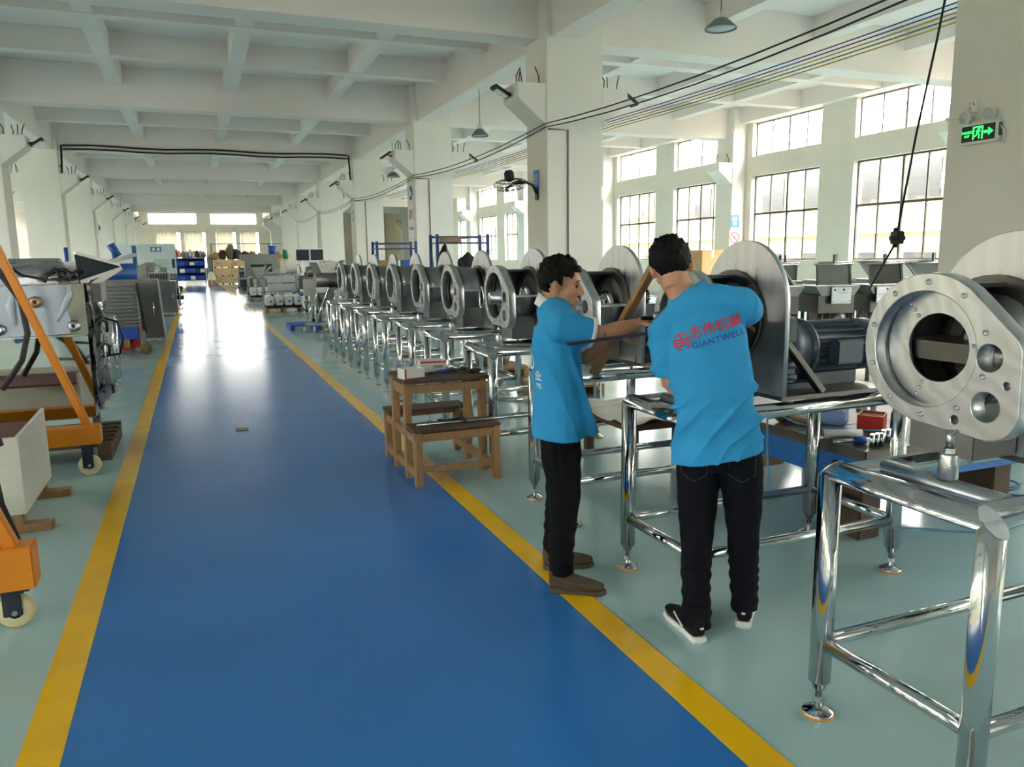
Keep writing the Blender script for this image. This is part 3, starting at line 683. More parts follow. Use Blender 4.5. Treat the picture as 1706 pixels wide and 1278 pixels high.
def hair_cap(M, name, par, seed, front=.05, low=-.035):
    bm = MB().ball((-.015, 0, .036), (.106, .089, .101), 72, 54)
    me = bm.mesh(name)
    b = bmesh.new(); b.from_mesh(me)
    for v in b.verts:
        p = v.co; n = (p-V((-.015, 0, .036))).normalized()
        top = max(0, n.z+.2)
        v.co = p+n*(.011*noise.noise(p*55+V((seed, 0, 0)))*(.4+top)+.006*noise.noise(p*160)*top+.006*top)
    kill = []
    for f in b.faces:
        c = f.calc_center_median(); j = .008*noise.noise(c*70+V((0, seed, 0)))
        z = c.z+j; x = c.x+j
        if (x > front and z < .078) or z < low-(.035 if x < -.05 else 0) or (x > -.005+.25*max(0, z) and z < .045 and x > .012) or (abs(c.y) > .055 and z < .004 and -.05 < x) : kill.append(f)
    bmesh.ops.delete(b, geom=kill, context='FACES')
    b.to_mesh(me); b.free(); me.transform(M)
    o = obj(name, me, 'hair', par); sm = o.modifiers.new('t', 'SOLIDIFY'); sm.thickness = .012; sm.offset = -1
    for p in me.polygons: p.use_smooth = True
    return o
def shoe(par, heel, toe, mt, solemat, lace, label, L=None):
    h, t = V(heel), V(toe); L = L or (t-h).length
    M = facing(h, (t-h), V((0, 0, 1)).cross(t-h)); 
    s = thing_child('shoe', par, M); s['label'] = label
    out = [(0, .028), (.02, .036), (.3, .034), (.55, .042), (.75, .047), (.9, .038), (.98, .016), (1.0, 0), (.98, -.014), (.9, -.034), (.75, -.042), (.55, -.036), (.3, -.032), (.02, -.034), (0, -.026), (-.02, 0)]
    MB().prism([(a*L, b) for a, b in out], lambda a, b: (a, b, 0), lambda a, b: (a*1.005, b*1.02, .03 if a < .2*L else .024), True).build('sole', solemat, s, bevel=.006)
    m = MB(); m.tube([(L*.04, 0, .055), (L*.15, 0, .06), (L*.35, 0, .058), (L*.55, 0, .05), (L*.78, 0, .042), (L*.95, 0, .036)], [(.04, .03), (.05, .034), (.046, .035), (.036, .04), (.027, .042), (.016, .026)], 16, ref=(0, 0, 1))
    m.tube([(L*.16, 0, .04), (L*.16, 0, .115)], [(.05, .034), (.052, .04)], 14, ref=(1, 0, 0))
    obj('upper', fuse(m, 'upper', .005, 4), mt, s)
    for k in range(4):
        x = L*(.42+.07*k); z = .1-.011*k*1.1
        MB().tube([(x, -.024, z-.018), (x+.008, 0, z-.002), (x, .024, z-.018)], .003, 6).build('lace', lace, s)
    if mt == 'shoeblack': MB().tube([(L*.3, .037, .04), (L*.42, .038, .055), (L*.56, .04, .075)], .004, 6).build('side_stripe', 'white', s); MB().box(-.008, -.004, -.008, .008, .07, .078).build('heel_mark', 'white', s)
    else: MB().tube([(L*.1, -.036, .06), (L*.3, -.036, .045), (L*.5, -.04, .055), (L*.7, -.042, .035)], .004, 6).build('side_overlay', 'shoesole', s); MB().tube([(L*.2, -.034, .085), (L*.4, -.035, .06), (L*.55, -.038, .04)], .004, 6).build('side_overlay', 'shoesole', s)
    return s
def thing_child(name, par, M):
    o = bpy.data.objects.new(name, None); COL.objects.link(o); o.parent = par; o.matrix_local = M; return o
# ---------------------------------------------------------------- man with his back to the camera
P2 = thing('person', 'person in blue printed polo shirt and dark jeans, back to the camera', 'person', (2.0, 2.62, 0), -.6515)
def legs2(m, g):
    m.tube([(-.08, .02, .85), (-.08, .01, .7), (-.078, -.01, .54), (-.077, -.03, .4), (-.075, -.06, .25), (-.068, -.1, .09)], [(.092+g, .085+g), (.085+g, .085+g), (.07+g, .075+g), (.057+g, .06+g), (.052+g, .055+g), (.046+g, .05+g)], 16, ref=(0, 1, 0))
    m.tube([(.082, .03, .85), (.1, .035, .7), (.112, .04, .55), (.118, .05, .42), (.126, .065, .25), (.135, .085, .09)], [(.092+g, .085+g), (.085+g, .085+g), (.07+g, .073+g), (.057+g, .06+g), (.052+g, .055+g), (.046+g, .05+g)], 16, ref=(0, 1, 0))
    m.tube([(0, .025, .72), (0, .025, .82), (-.005, .03, .92)], [(.085+g, .11+g), (.104+g, .158+g), (.09+g, .14+g)], 20, ref=(0, 1, 0))
def torso2(m, g):
    m.tube([(-.004, .02, .8), (-.012, .03, .95), (-.04, .06, 1.12), (-.075, .09, 1.27), (-.1, .105, 1.37)], [(.108+g, .163+g), (.105+g, .157+g), (.112+g, .165+g), (.115+g, .17+g), (.1+g, .15+g)], 22, ref=(0, 1, 0))
    m.tube([(-.235, .09, 1.305), (-.16, .09, 1.375), (-.1, .09, 1.405), (-.02, .09, 1.425), (.07, .1, 1.425)], [(.055+g, .055+g), (.08+g, .075+g), (.085+g, .085+g), (.08+g, .07+g), (.055+g, .055+g)], 16, ref=(0, 1, 0))
SL, EL, HL = V((-.235, .085, 1.30)), V((-.205, .1, 1.06)), V((-.1, .29, 1.1))
SR, ER, HR = V((.075, .1, 1.415)), V((.125, .33, 1.36)), V((.1, .5, 1.3))
body = MB(); legs2(body, -.012); torso2(body, -.012)
for a, e, h, tb in ((SL, EL, HL, -1), (SR, ER, HR, 1)):
    body.tube([a, (a+e)/2, e], [.05, .047, .041], 12); body.tube([e, e+(h-e)*.4, h], [.041, .039, .027], 12)
    build_hand(body, h, (h-e), (0, -.3, 1), .55, .1, tb)
HM2 = Matrix.Translation((-.218, .155, 1.567)) @ Matrix.Rotation(radians(98), 4, 'Z') @ Matrix.Rotation(radians(22), 4, 'Y') @ Matrix.Rotation(radians(-10), 4, 'X')
build_head(body, HM2, V((-.14, .11, 1.40)))
obj('body', fuse(body, 'body', .0052, 5), 'skin', P2)
hair_cap(HM2, 'hair', P2, 3.3)
sh = MB(); torso2(sh, .012)
sh.tube([(-.004, .02, .755), (-.004, .02, .85), (-.012, .03, .98)], [(.142, .193), (.138, .19), (.12, .17)], 22, ref=(0, 1, 0))
for p in (SL, SR): sh.ball(p, .074)
for a, e, k in ((SL, EL, .8), (SR, ER, .62)):
    sh.tube([a-(e-a)*.1, a+(e-a)*.3, a+(e-a)*k], [.078, .078, .073], 16)
sme = fuse(sh, 'shirt', .006, 8)
def fold2(p, n):
    q = p.z-.8; a = .017*min(1, max(0, (1.32-p.z)/.25))*min(1, max(.25, (p.z-.8)/.12))
    s = p.x*.75-p.z*.66+.03*noise.noise(p*6)
    w = 2.2*(1-abs(sin(s*36+1.6*noise.noise(V((p.x*3, p.y*3, p.z*4))))))**2.5-.5
    k = max(0, noise.noise(V((p.x*4+3, p.y*4, p.z*3)))+.3)
    return a*w*k*1.6+.006*noise.noise(p*8)
wrinkle(sme, fold2)
for v in sme.vertices:
    if v.co.z < .88: v.co.z += (v.co.x*.2+.02)*min(1, (.88-v.co.z)/.09)
shirt2 = obj('shirt', sme, 'shirt', P2)
cm = MB(); n = 28
cc = [V((-.14+.078*cos(2*pi*i/n), .115+.072*sin(2*pi*i/n), 1.452+.045*cos(2*pi*i/n)-.0*sin(2*pi*i/n))) for i in range(n)]
cm.add([p+V((0, 0, -.035))+(p-V((-.14, .115, p.z)))*.22 for p in cc]+[p+V((-.012, .01, .028)) for p in cc], [(i, (i+1) % n, n+(i+1) % n, n+i) for i in range(n)], True)
co = cm.build('collar', 'shirt', P2); q = co.modifiers.new('t', 'SOLIDIFY'); q.thickness = .007
tilt = radians(16.5); rt, upv = V((cos(tilt), 0, sin(tilt))), V((-sin(tilt), 0, cos(tilt)))
def back_print(body, size, u, z, mt, spacing=1., bold=0., d=(0, 1, 0)):
    return obj('print', project(textmesh(body, size, 0, 'CENTER', spacing, bold), sme, V((u, -.5, z)), rt, upv, d, .0035, 1), mt, P2)
back_print('志伟机械', .054, -.02, 1.315, 'print_red', 1.0, .0007)
back_print('GIANTWELL', .036, -.008, 1.272, 'print_blue', 1.12, .0004)
def flat(polys):
    me = plate(polys, .0002)
    bm = bmesh.new(); bm.from_mesh(me); bm.faces.ensure_lookup_table()
    bmesh.ops.delete(bm, geom=[f for f in bm.faces if f.normal.z < .5], context='FACES'); bm.to_mesh(me); bm.free(); return me
def arcstrip(r0, r1, a0, a1, n=16): 
    return [(r1*cos(a0+(a1-a0)*i/n), r1*sin(a0+(a1-a0)*i/n)) for i in range(n+1)]+[(r0*cos(a1-(a1-a0)*i/n), r0*sin(a1-(a1-a0)*i/n)) for i in range(n+1)]
lg = [arcstrip(.031, .037, radians(40), radians(140)), arcstrip(.03, .037, radians(150), radians(255)), arcstrip(.03, .037, radians(-65), radians(30)),
      [(-.003, .012), (.003, .012), (.003, .034), (-.003, .034)], [(-.033, .006), (.031, .006), (.031, .014), (-.033, .014)], [(-.031, -.006), (.024, -.006), (.024, .001), (-.031, .001)], [(-.028, -.017), (.018, -.017), (.018, -.011), (-.028, -.011)]]
for g in lg:
    obj('print', project(flat([g]), sme, V((-.158, -.5, 1.268)), rt, upv, (0, 1, 0), .0035, 1), 'print_red', P2)
tj = MB(); legs2(tj, .008); tj.tube([(-.068, -.1, .16), (-.067, -.1, .055)], [(.066, .062), (.068, .064)], 16, ref=(0, 1, 0)); tj.tube([(.13, .075, .16), (.137, .085, .07)], [(.063, .058), (.064, .06)], 16, ref=(0, 1, 0))
jme = fuse(tj, 'jeans', .006, 6)
wrinkle(jme, lambda p, n: (.004*sin(p.z*95+6*noise.noise(p*5)) if p.z < .3 else .002*sin(p.z*60+8*noise.noise(p*4)))*(.5+abs(noise.noise(p*7))))
jeans = obj('jeans', jme, 'denim', P2)
mat('stitch', (70, 70, 76), .9)
for s, cx in ((-1, -.095), (1, .1)):
    pk = [(-.055, .06), (.055, .06), (.055, -.045), (0, -.075), (-.055, -.045)]; ins = [(x*.95, y*.95) for x, y in pk]
    obj('pocket_stitch', project(flat([pk, ins]), jme, V((cx, -.5, .76)), (1, 0, 0), (0, 0, 1), (0, 1, 0), .0015, 1), 'stitch', jeans)
shoe(P2, (-.045, -.165, 0), (-.2, .105, 0), 'shoeblack', 'white', 'black', 'black shoe with white sole')
shoe(P2, (.13, .02, 0), (.165, .31, 0), 'shoeblack', 'white', 'black', 'black shoe with white sole')
# ---------------------------------------------------------------- man in profile
P1 = thing('person', 'person in blue polo shirt with white collar, in profile', 'person', (1.62, 3.2, 0), -.4636)
def legs1(m, g):
    m.tube([(-.075, .03, .85), (-.07, .025, .68), (-.055, .015, .5), (-.055, .01, .42), (-.07, .0, .27), (-.075, 0, .09)], [(.09+g, .075+g), (.088+g, .078+g), (.072+g, .065+g), (.062+g, .06+g), (.058+g, .055+g), (.045+g, .044+g)], 16, ref=(1, 0, 0))
    m.tube([(-.075, .2, .85), (-.075, .21, .68), (-.075, .24, .5), (-.085, .255, .4), (-.1, .265, .25), (-.11, .275, .09)], [(.09+g, .075+g), (.088+g, .078+g), (.072+g, .065+g), (.06+g, .06+g), (.055+g, .055+g), (.045+g, .044+g)], 16, ref=(1, 0, 0))
    m.tube([(-.075, .115, .72), (-.075, .115, .82), (-.075, .115, .9)], [(.09+g, .12+g), (.1+g, .14+g), (.08+g, .12+g)], 20, ref=(1, 0, 0))
def torso1(m, g):
    m.tube([(-.07, .115, .8), (-.07, .115, .93), (-.085, .115, 1.08), (-.092, .115, 1.2), (-.095, .115, 1.31)], [(.12+g, .16+g), (.118+g, .155+g), (.112+g, .165+g), (.112+g, .175+g), (.09+g, .155+g)], 22, ref=(1, 0, 0))
    m.tube([(-.08, -.065, 1.315), (-.09, .02, 1.345), (-.1, .115, 1.36), (-.09, .21, 1.345), (-.08, .295, 1.315)], [(.055+g, .055+g), (.072+g, .07+g), (.075+g, .075+g), (.072+g, .07+g), (.055+g, .055+g)], 16, ref=(1, 0, 0))
S1, E1, H1 = V((-.075, -.065, 1.315)), V((.12, -.02, 1.268)), V((.285, .11, 1.305))
S0, E0_, H0 = V((-.075, .295, 1.315)), V((.055, .335, 1.11)), V((.2, .245, 1.235))
body = MB(); legs1(body, -.012); torso1(body, -.012)
body.tube([S1, (S1+E1)/2, E1], [.052, .05, .042], 12); body.tube([E1, E1+(H1-E1)*.4, H1], [.042, .042, .027], 12)
body.tube([S0, (S0+E0_)/2, E0_], [.052, .05, .042], 12); body.tube([E0_, E0_+(H0-E0_)*.4, H0], [.042, .042, .027], 12)
build_hand(body, H1, (.75, .45, .3), (-.2, -.3, 1), .62, .05, 1); build_hand(body, H0, (.8, -.4, .4), (-.3, .9, .3), .62, .05, -1)
HM1 = Matrix.Translation((-.068, .115, 1.492)) @ Matrix.Rotation(radians(-6), 4, 'Z') @ Matrix.Rotation(radians(9), 4, 'Y')
build_head(body, HM1, V((-.12, .115, 1.31)))
b1_ = obj('body', fuse(body, 'body', .0048, 4), 'skin', P1)
hair_cap(HM1, 'hair', P1, 9.1, front=.058)
for y in (1, -1):
    MB().ball(HM1 @ V((.0765, y*.03, .006)), (.008, .011, .007), 10, 8).build('eye', 'black', b1_)
    MB().tube([HM1 @ V(p) for p in ((.083, y*.014, .03), (.084, y*.032, .034), (.074, y*.05, .03))], .0035, 6).build('eyebrow', 'hair', b1_)
sh = MB(); torso1(sh, .014); sh.tube([(-.07, .115, .765), (-.07, .115, .86), (-.075, .115, 1.0)], [(.146, .19), (.142, .186), (.126, .168)], 22, ref=(1, 0, 0))
for p in (S1, S0): sh.ball(p, .075)
sh.tube([S1+V((-.02, .02, -.01)), (S1+E1)/2+V((-.03, .03, -.05)), V((-.02, .0, 1.18))], [.07, .06, .03], 12)
sh.tube([S1-(E1-S1)*.1, S1+(E1-S1)*.3, S1+(E1-S1)*.74], [.076, .076, .068], 16); sh.tube([S0-(E0_-S0)*.1, S0+(E0_-S0)*.3, S0+(E0_-S0)*.7], [.076, .076, .068], 16)
s1 = fuse(sh, 'shirt', .006, 8)
wrinkle(s1, lambda p, n: .008*noise.noise(p*8)+.03*((1-abs(sin((p.x*.9+p.z*.3)*28+2*noise.noise(p*4))))**2.5*2-.5)*max(0, noise.noise(V((p.x*3, p.y*4, p.z*4)))+.3)*min(1, max(0, (1.3-p.z)/.2)))
obj('shirt', s1, 'shirt', P1)
d1 = (E1-S1)
MB().tube([S1+d1*.7, S1+d1*.79], [.0725, .0715], 20).build('sleeve_cuff', 'white', P1, label='white sleeve cuff')
d0 = (E0_-S0); MB().tube([S0+d0*.68, S0+d0*.76], [.0725, .0715], 20).build('sleeve_cuff', 'white', P1, label='white sleeve cuff')
cm = MB(); cc = [V((-.115+.072*cos(2*pi*i/n), .115+.07*sin(2*pi*i/n), 1.392-.045*cos(2*pi*i/n))) for i in range(n)]
cm.add([p+V((0, 0, -.03))+(p-V((-.115, .115, p.z)))*.16 for p in cc]+[p+V((.01, 0, .022)) for p in cc], [(i, (i+1) % n, n+(i+1) % n, n+i) for i in range(n)], True)
co = cm.build('collar', 'white', P1, label='white collar'); q = co.modifiers.new('t', 'SOLIDIFY'); q.thickness = .007
for body_, size, v, z in (('业', .05, -.0, 1.055), ('YE', .032, .0, 1.015)):
    obj('print', project(textmesh(body_, size, 0, 'CENTER', 1, .001), s1, V((-.6, v, z)), (0, -1, 0), (0, 0, 1), (1, 0, 0), .0035, 1), 'white', P1)
obj('print', project(flat([arcstrip(.03, .042, 0, 2*pi-.001, 28)]), s1, V((-.6, .06, 1.14)), (0, -1, 0), (0, 0, 1), (1, 0, 0), .0035, 1), 'white', P1)
tj = MB(); legs1(tj, .009); tj.tube([(-.072, 0, .2), (-.07, 0, .09)], [(.062, .055), (.06, .056)], 16, ref=(1, 0, 0)); tj.tube([(-.108, .27, .2), (-.11, .275, .09)], [(.062, .055), (.06, .056)], 16, ref=(1, 0, 0))
t1 = fuse(tj, 'trousers', .006, 6)
wrinkle(t1, lambda p, n: (.004*sin(p.z*80+6*noise.noise(p*5)) if p.z < .35 else .003*sin(p.z*45+8*noise.noise(p*4)))*(.5+abs(noise.noise(p*7))))
obj('trousers', t1, 'trouser', P1)
shoe(P1, (-.125, -.01, 0), (.15, -.03, 0), 'shoebrown', 'shoesole', 'shoebrown', 'brown trainer')
shoe(P1, (-.165, .26, 0), (.1, .325, 0), 'shoebrown', 'shoesole', 'shoebrown', 'brown trainer')
def at1(u, v, z): return P1.matrix_basis @ V((u, v, z)) if False else Matrix.Translation((1.62, 3.2, 0)) @ Matrix.Rotation(-.4636, 4, 'Z') @ V((u, v, z))
tag(MB().bar(at1(.375, .225, 1.57), at1(.085, .17, 1.05), .03, .05, (1, .3, 0)).build('wood_bar', 'woodz', bevel=.003), 'brown wooden bar held slanting between the two men', 'bar')
tag(MB().bar(at1(-.04, -.115, 1.235), at1(.33, -.07, 1.28), .04, .012).build('flat_bar', 'machdark', bevel=.002), 'thin dark blue flat bar under the forearm of the man in profile', 'bar')
wn = thing('spanner', 'black spanner gripped by the man in profile', 'tool', (0, 0, 0))
MB().bar(at1(.31, .09, 1.335), at1(.52, .2, 1.325), .02, .018).build('handle', 'black', wn, bevel=.004)
MB().cyl(at1(.36, .12, 1.335), at1(.4, .14, 1.345), .02, n=12).build('head', 'steel', wn)
# ================================================================ fixtures on ceiling and columns
def pendant(loc, top, label, r=.23):
    t = thing('pendant_lamp', label, 'lamp', loc, 0, 'high-bay pendant lamps')
    MB().lathe([(r, 0), (r, .02), (r*.45, .15), (r*.3, .17), (r*.28, .165), (r*.43, .14), (r*.97, .012), (r, 0)], n=32).build('shade', 'lampgrey', t)
    MB().lathe([(.001, .02), (r*.9, .02), (r*.9, .03), (.001, .03)], n=28).build('diffuser', 'ltgrey', t)
    for k in range(10):
        a = k*pi/5; MB().box(-.004, .004, .02, r*.33, .16, .25, Matrix.Rotation(a, 4, 'Z')).build('cooling_fin', 'white', t)
    MB().cyl((0, 0, .22), (0, 0, top-loc[2]), .008, n=8).build('cord', 'black', t)
mat('lampgrey', (112, 116, 118), .45, .5)
pendant((8.05, 10.8, 5.16), 6.0, 'conical grey pendant lamp nearest the camera, over the right bay', .25)
pendant((6.37, 17.5, 4.4), 5.45, 'conical pendant lamp hanging between the first two columns', .2)
pendant((6.36, 26, 4.3), 5.45, 'conical pendant lamp hanging beyond the second column', .22)
def floodlight(loc, s, label, tilt=.6):
    t = thing('floodlight', label, 'lamp', loc, 0 if s > 0 else pi, 'black floodlights on the corbels')
    MB().bar((0, 0, 0), (.12, 0, .03), .05, .03).build('bracket', 'black', t, bevel=.004)
    M = Matrix.Translation((.19, 0, .03)) @ Matrix.Rotation(tilt, 4, 'Y')
    h = MB().box(-.17, .17, -.13, .13, -.03, .03, M).build('housing', 'black', t, bevel=.012)
    MB().box(-.14, .1, -.105, .105, -.034, -.029, M).build('lens', 'white', h)
BN = {13: 'first', 22: 'second', 31: 'third', 40: 'fourth', 49: 'fifth', 58: 'sixth', 67: 'seventh'}
for b in (13, 22, 31, 40, 49, 58): floodlight((5.46, b+.36, 4.5), -1, 'black floodlight on the aisle side of the %s full column on the right row' % BN[b], -.5 if b == 13 else .6)
for b in (13, 22): floodlight((7.67, b+.3, 4.5), 1, 'black floodlight on the window side of the %s full column' % BN[b])
for b in (22, 31, 40, 49, 58, 67): floodlight((-3.52, b+.36, 4.5), 1, 'black floodlight on the left column row, %s from the viewer' % ORD[(b-22)//9], -.6)
# wall fan
fan = thing('wall_fan', 'black industrial wall fan on the first full column', 'fan', (6.0, 13.42, 2.78))
MB().box(-.03, 0, -.06, .06, -.12, .12).build('wall_plate', 'black', fan, bevel=.005)
MB().tube([(-.02, 0, 0), (-.1, -.02, .14), (-.25, -.02, .2), (-.42, -.02, .2)], .025, 10).build('arm', 'black', fan)
FM = Matrix.Translation((-.56, -.02, .2)) @ Matrix.Rotation(radians(-165), 4, 'X') @ Matrix.Rotation(radians(12), 4, 'Y')
mh = MB().lathe([(.001, -.2), (.06, -.2), (.09, -.16), (.09, -.04), (.04, 0), (.001, 0)], n=20); mh.v = [tuple(FM @ V(p)) for p in mh.v]; mh.build('motor', 'black', fan)
cg = thing_child('guard', fan, FM)
for r, z in ((.3, .03), (.29, .1), (.2, .13), (.1, .14), (.2, -.01)): MB().tube([(r*cos(a), r*sin(a), z) for a in [2*pi*i/36 for i in range(36)]], .005, 6, closed=True).build('ring', 'black', cg)
for k in range(20):
    a = k*pi/10; MB().tube([(.06*cos(a), .06*sin(a), -.03), (.28*cos(a), .28*sin(a), .0), (.3*cos(a), .3*sin(a), .05), (.26*cos(a), .26*sin(a), .12), (.03*cos(a), .03*sin(a), .145)], .003, 5).build('wire', 'black', cg)
for k in range(3):
    a = k*2*pi/3; bl = MB(); bl.add([(.04, -.03, .03), (.26, -.1, .02), (.27, .07, .08), (.04, .03, .06)], [(0, 1, 2, 3)], True); bl.v = [tuple(FM @ Matrix.Rotation(a, 4, 'Z') @ V(p)) for p in bl.v]
    o = bl.build('blade', 'black', fan); o.modifiers.new('t', 'SOLIDIFY').thickness = .004
# signs: facing -X on column faces, facing -Y on pilasters
def sign(name, label, loc, right, w, h, mt, marks, frame=None):
    s = thing(name, label, 'sign'); M = facing(loc, right, (0, 0, 1)); s.matrix_basis = M
    MB().box(-w/2, w/2, -h/2, h/2, -.004, .004).build('board', mt, s)
    for x0, x1, y0, y1, m in marks: MB().box(x0*w, x1*w, y0*h, y1*h, .004, .006).build('mark', m, s)
    return s
NX = (0, -1, 0)
bars = [(-.36+.26*k, -.18+.26*k, y, y+.1, 'white') for k in range(3) for y in (-.25, -.05, .15)]+[(-.3+.26*k, -.25+.26*k, -.25, .25, 'white') for k in range(3)]
sign('area_sign', 'small blue area sign above the wall fan', (5.99, 13.45, 3.04), NX, .24, .32, 'signblue', bars)
sign('notice_board', 'tall white notice with blue heading on the second column', (5.99, 22.45, 2.1), NX, .5, .95, 'white', [(-.4, .4, .36, .45, 'signblue')]+[(-.4, .35-.1*(k % 3), .28-.07*k, .3-.07*k, 'ltblue') for k in range(9)])
sign('photo_notice', 'small notice with dark picture above the tall notice on the second column', (5.99, 22.45, 2.9), NX, .5, .45, 'white', [(-.4, -.05, -.35, .3, 'black'), (.02, .2, -.2, .25, 'green'), (.3, .42, -.4, .4, 'red')])
r_ = sign('round_sign', 'round blue sign high on the second column', (5.99, 22.45, 3.5), NX, .02, .02, 'signblue', [])
MB().lathe([(.001, .008), (.2, .008), (.2, 0), (.001, 0)], n=32).build('disc', 'signblue', r_); MB().box(-.12, -.02, -.08, .1, .008, .01).build('mark', 'white', r_); MB().box(.02, .1, -.12, .02, .008, .01).build('mark', 'white', r_)
sign('area_sign', 'tiny blue sign on the third column', (5.99, 31.45, 3.3), NX, .22, .4, 'signblue', [(-.3, .3, -.3, .3, 'white')])
sign('area_sign', 'blue sign with white characters on the window-side pilaster', (17.2, 21.98, 2.72), (1, 0, 0), .34, .4, 'signblue', [(-.3, -.08, .05, .35, 'white'), (.06, .3, .05, .35, 'white'), (-.2, .2, -.35, -.05, 'white')])
ns = sign('no_smoking_sign', 'red no-smoking sign on the window-side pilaster', (17.2, 21.98, 2.1), (1, 0, 0), .42, .62, 'white', [(-.35, .35, -.4, -.32, 'print_red'), (-.25, .25, -.29, -.24, 'print_red')])
obj('prohibition_ring', xform(plate([circ(0, .07, .19, 36), circ(0, .07, .155, 36)], .004), Matrix.Translation((0, 0, .004))), 'print_red', ns)
MB().bar((-.12, .19, .007), (.12, -.05, .007), .035, .004, (0, 0, 1)).build('slash', 'print_red', ns); MB().box(-.1, .08, .06, .085, .004, .006).build('cigarette', 'black', ns)
# emergency exit sign on the nearest column
ex = thing('exit_sign', 'lit green running-man exit sign with twin lamps on the nearest column', 'sign'); ex.matrix_basis = facing((5.999, 4.565, 2.565), NX, (0, 0, 1))
MB().box(-.165, .165, -.08, .08, 0, .055).build('case', 'white', ex, bevel=.01)
fc = MB().box(-.145, .145, -.062, .062, .055, .058).build('panel', 'black', ex)
Z0 = .0595
def gp(poly): MB().prism(poly, lambda a, b: (a, b, .058), lambda a, b: (a, b, Z0)).build('green_mark', 'exit_green', fc)
gp([(-.045, -.05), (-.033, -.05), (-.033, .04), (.032, .04), (.032, -.05), (.044, -.05), (.044, .052), (-.045, .052)])
for a, b, w in (((.008, .028), (-.006, .002), .017), ((-.004, .004), (-.014, -.02), .011), ((-.014, -.02), (-.03, -.026), .01), ((-.002, .004), (.014, -.018), .011), ((.014, -.018), (.01, -.046), .01), ((.006, .022), (.024, .008), .008), ((.004, .022), (-.018, .016), .008)):
    MB().bar((*a, .0587), (*b, .0587), w, .0015).build('green_mark', 'exit_green', fc)
gp(circ(.012, .036, .0075, 14))
gp([(.052, -.01), (.09, -.01), (.09, -.03), (.132, 0), (.09, .034), (.09, .012), (.052, .012)])
put_text('安全出口', .024, Matrix.Translation((-.095, .004, .058)), 'exit_green', fc, 'lettering', .0004); put_text('EXIT', .022, Matrix.Translation((-.095, -.024, .058)), 'exit_green', fc, 'lettering', .0004)
for x in (-.11, .09):
    lh = MB().lathe([(.001, -.03), (.03, -.03), (.052, .02), (.054, .03), (.001, .022)], (x, .135, .055), (-.15 if x < 0 else .15, -.1, 1), 24).build('lamp_head', 'white', ex)
    MB().lathe([(.001, .031), (.044, .031), (.044, .033), (.001, .035)], (x, .135, .055), (-.15 if x < 0 else .15, -.1, 1), 24).build('lamp_glass', 'ltgrey', lh)
    MB().cyl((x, .075, .03), (x, .11, .045), .009, n=10).build('lamp_neck', 'white', ex)
MB().tube([(.165, .04, .03), (.2, -.02, .02), (.19, -.1, .015), (.17, -.07, .01)], .006, 8).build('cable', 'white', ex); MB().box(.165, .17, -.04, .06, .01, .045).build('side_label', 'green', ex)
sk = thing('wall_socket', 'white wall socket above the exit sign', 'socket'); sk.matrix_basis = facing((5.999, 4.66, 2.79), NX, (0, 0, 1))
MB().box(-.05, .05, -.05, .05, 0, .035).build('plate', 'white', sk, bevel=.005)
for x, y in ((-.015, .02), (.015, .02), (.025, .005)): MB().box(x-.003, x+.003, y-.008, y+.008, .035, .036).build('slot', 'black', sk)
MB().cyl((-.015, -.022, .033), (-.015, -.022, .07), .018, n=12).build('plug', 'offwhite', sk); MB().tube([(-.015, -.022, .06), (-.01, -.06, .05), (.08, -.1, .04), (.1, -.12, .02)], .005, 8).build('cable', 'white', sk)
tag(MB().box(5.975, 6.0, 4.7, 4.9, 2.715, 2.735).build('cable_duct', 'white'), 'thin white cable duct left of the exit sign', 'duct')
# overhead cables and wires
def sag(x, ys, z, s, n=8, wob=0.):
    pts = []
    for a, b in zip(ys, ys[1:]):
        for i in range(n): f = i/n; pts.append((x+wob*sin(a+f*5), a+(b-a)*f, z-4*s*f*(1-f)))
    return pts+[(x, ys[-1], z)]
for k, (dz, nm) in enumerate(((0, 'upper'), (-.06, 'lower'))):
    tag(MB().tube(sag(5.95, [-5, 4, 12.95, 21.95, 30.95, 39.95, 49], 3.95-.0+dz, .14+.03*k), .011, 6).build('overhead_cable', 'black'), '%s black cable sagging along the right column row' % nm, 'cable')
for k, (m, c) in enumerate((('wire_blue', 'dark blue'), ('wire_blue', 'second dark blue'), ('wire_yellow', 'yellow'), ('wire_green', 'green'), ('wire_yellow', 'lowest yellow'))):
    tag(MB().tube(sag(7.2+.05*k, [4.9, 13.0, 22.0, 31.0], 4.08-.03*k, .05), .008, 6).build('overhead_wire', m), '%s overhead wire strung from the nearest column along the windows side' % c, 'wire', 'strung power wires')
for k, z in enumerate((5.62, 5.49)):
    tag(MB().tube([(-4.0, 31.28, 4.7), (-3.95, 31.28, z)]+[(-3.9+9.7*i/12, 31.28, z+.03*sin(i*1.3)) for i in range(13)]+[(5.9, 31.28, z), (5.93, 31.28, 4.7)], .03, 6).build('overhead_cable', 'black'), ['upper', 'lower'][k]+' black cable run across the third ceiling beam', 'cable')
for b in (13, 22, 31): tag(MB().tube([(6.02, b-.015, 3.87), (6.42, b-.015, 3.87), (6.42, b-.015, .3)], .014, 6).build('conduit', 'brassy'), 'thin brown conduit down the face of the %s full column' % BN[b], 'conduit')
pc = thing('hanging_socket', 'black power socket hanging on its cord in front of the windows', 'socket', (0, 0, 0))
MB().tube([(6.02, 4.98, 4.0), (5.9, 4.97, 3.4), (5.72, 4.96, 2.6), (5.57, 4.95, 1.8)], .01, 8).build('cord', 'black', pc)
MB().box(5.53, 5.61, 4.91, 4.99, 1.69, 1.8).box(5.49, 5.65, 4.93, 4.97, 1.72, 1.76).cyl((5.55, 4.95, 1.66), (5.55, 4.95, 1.83), .022, n=10).build('socket_block', 'black', pc, bevel=.006)
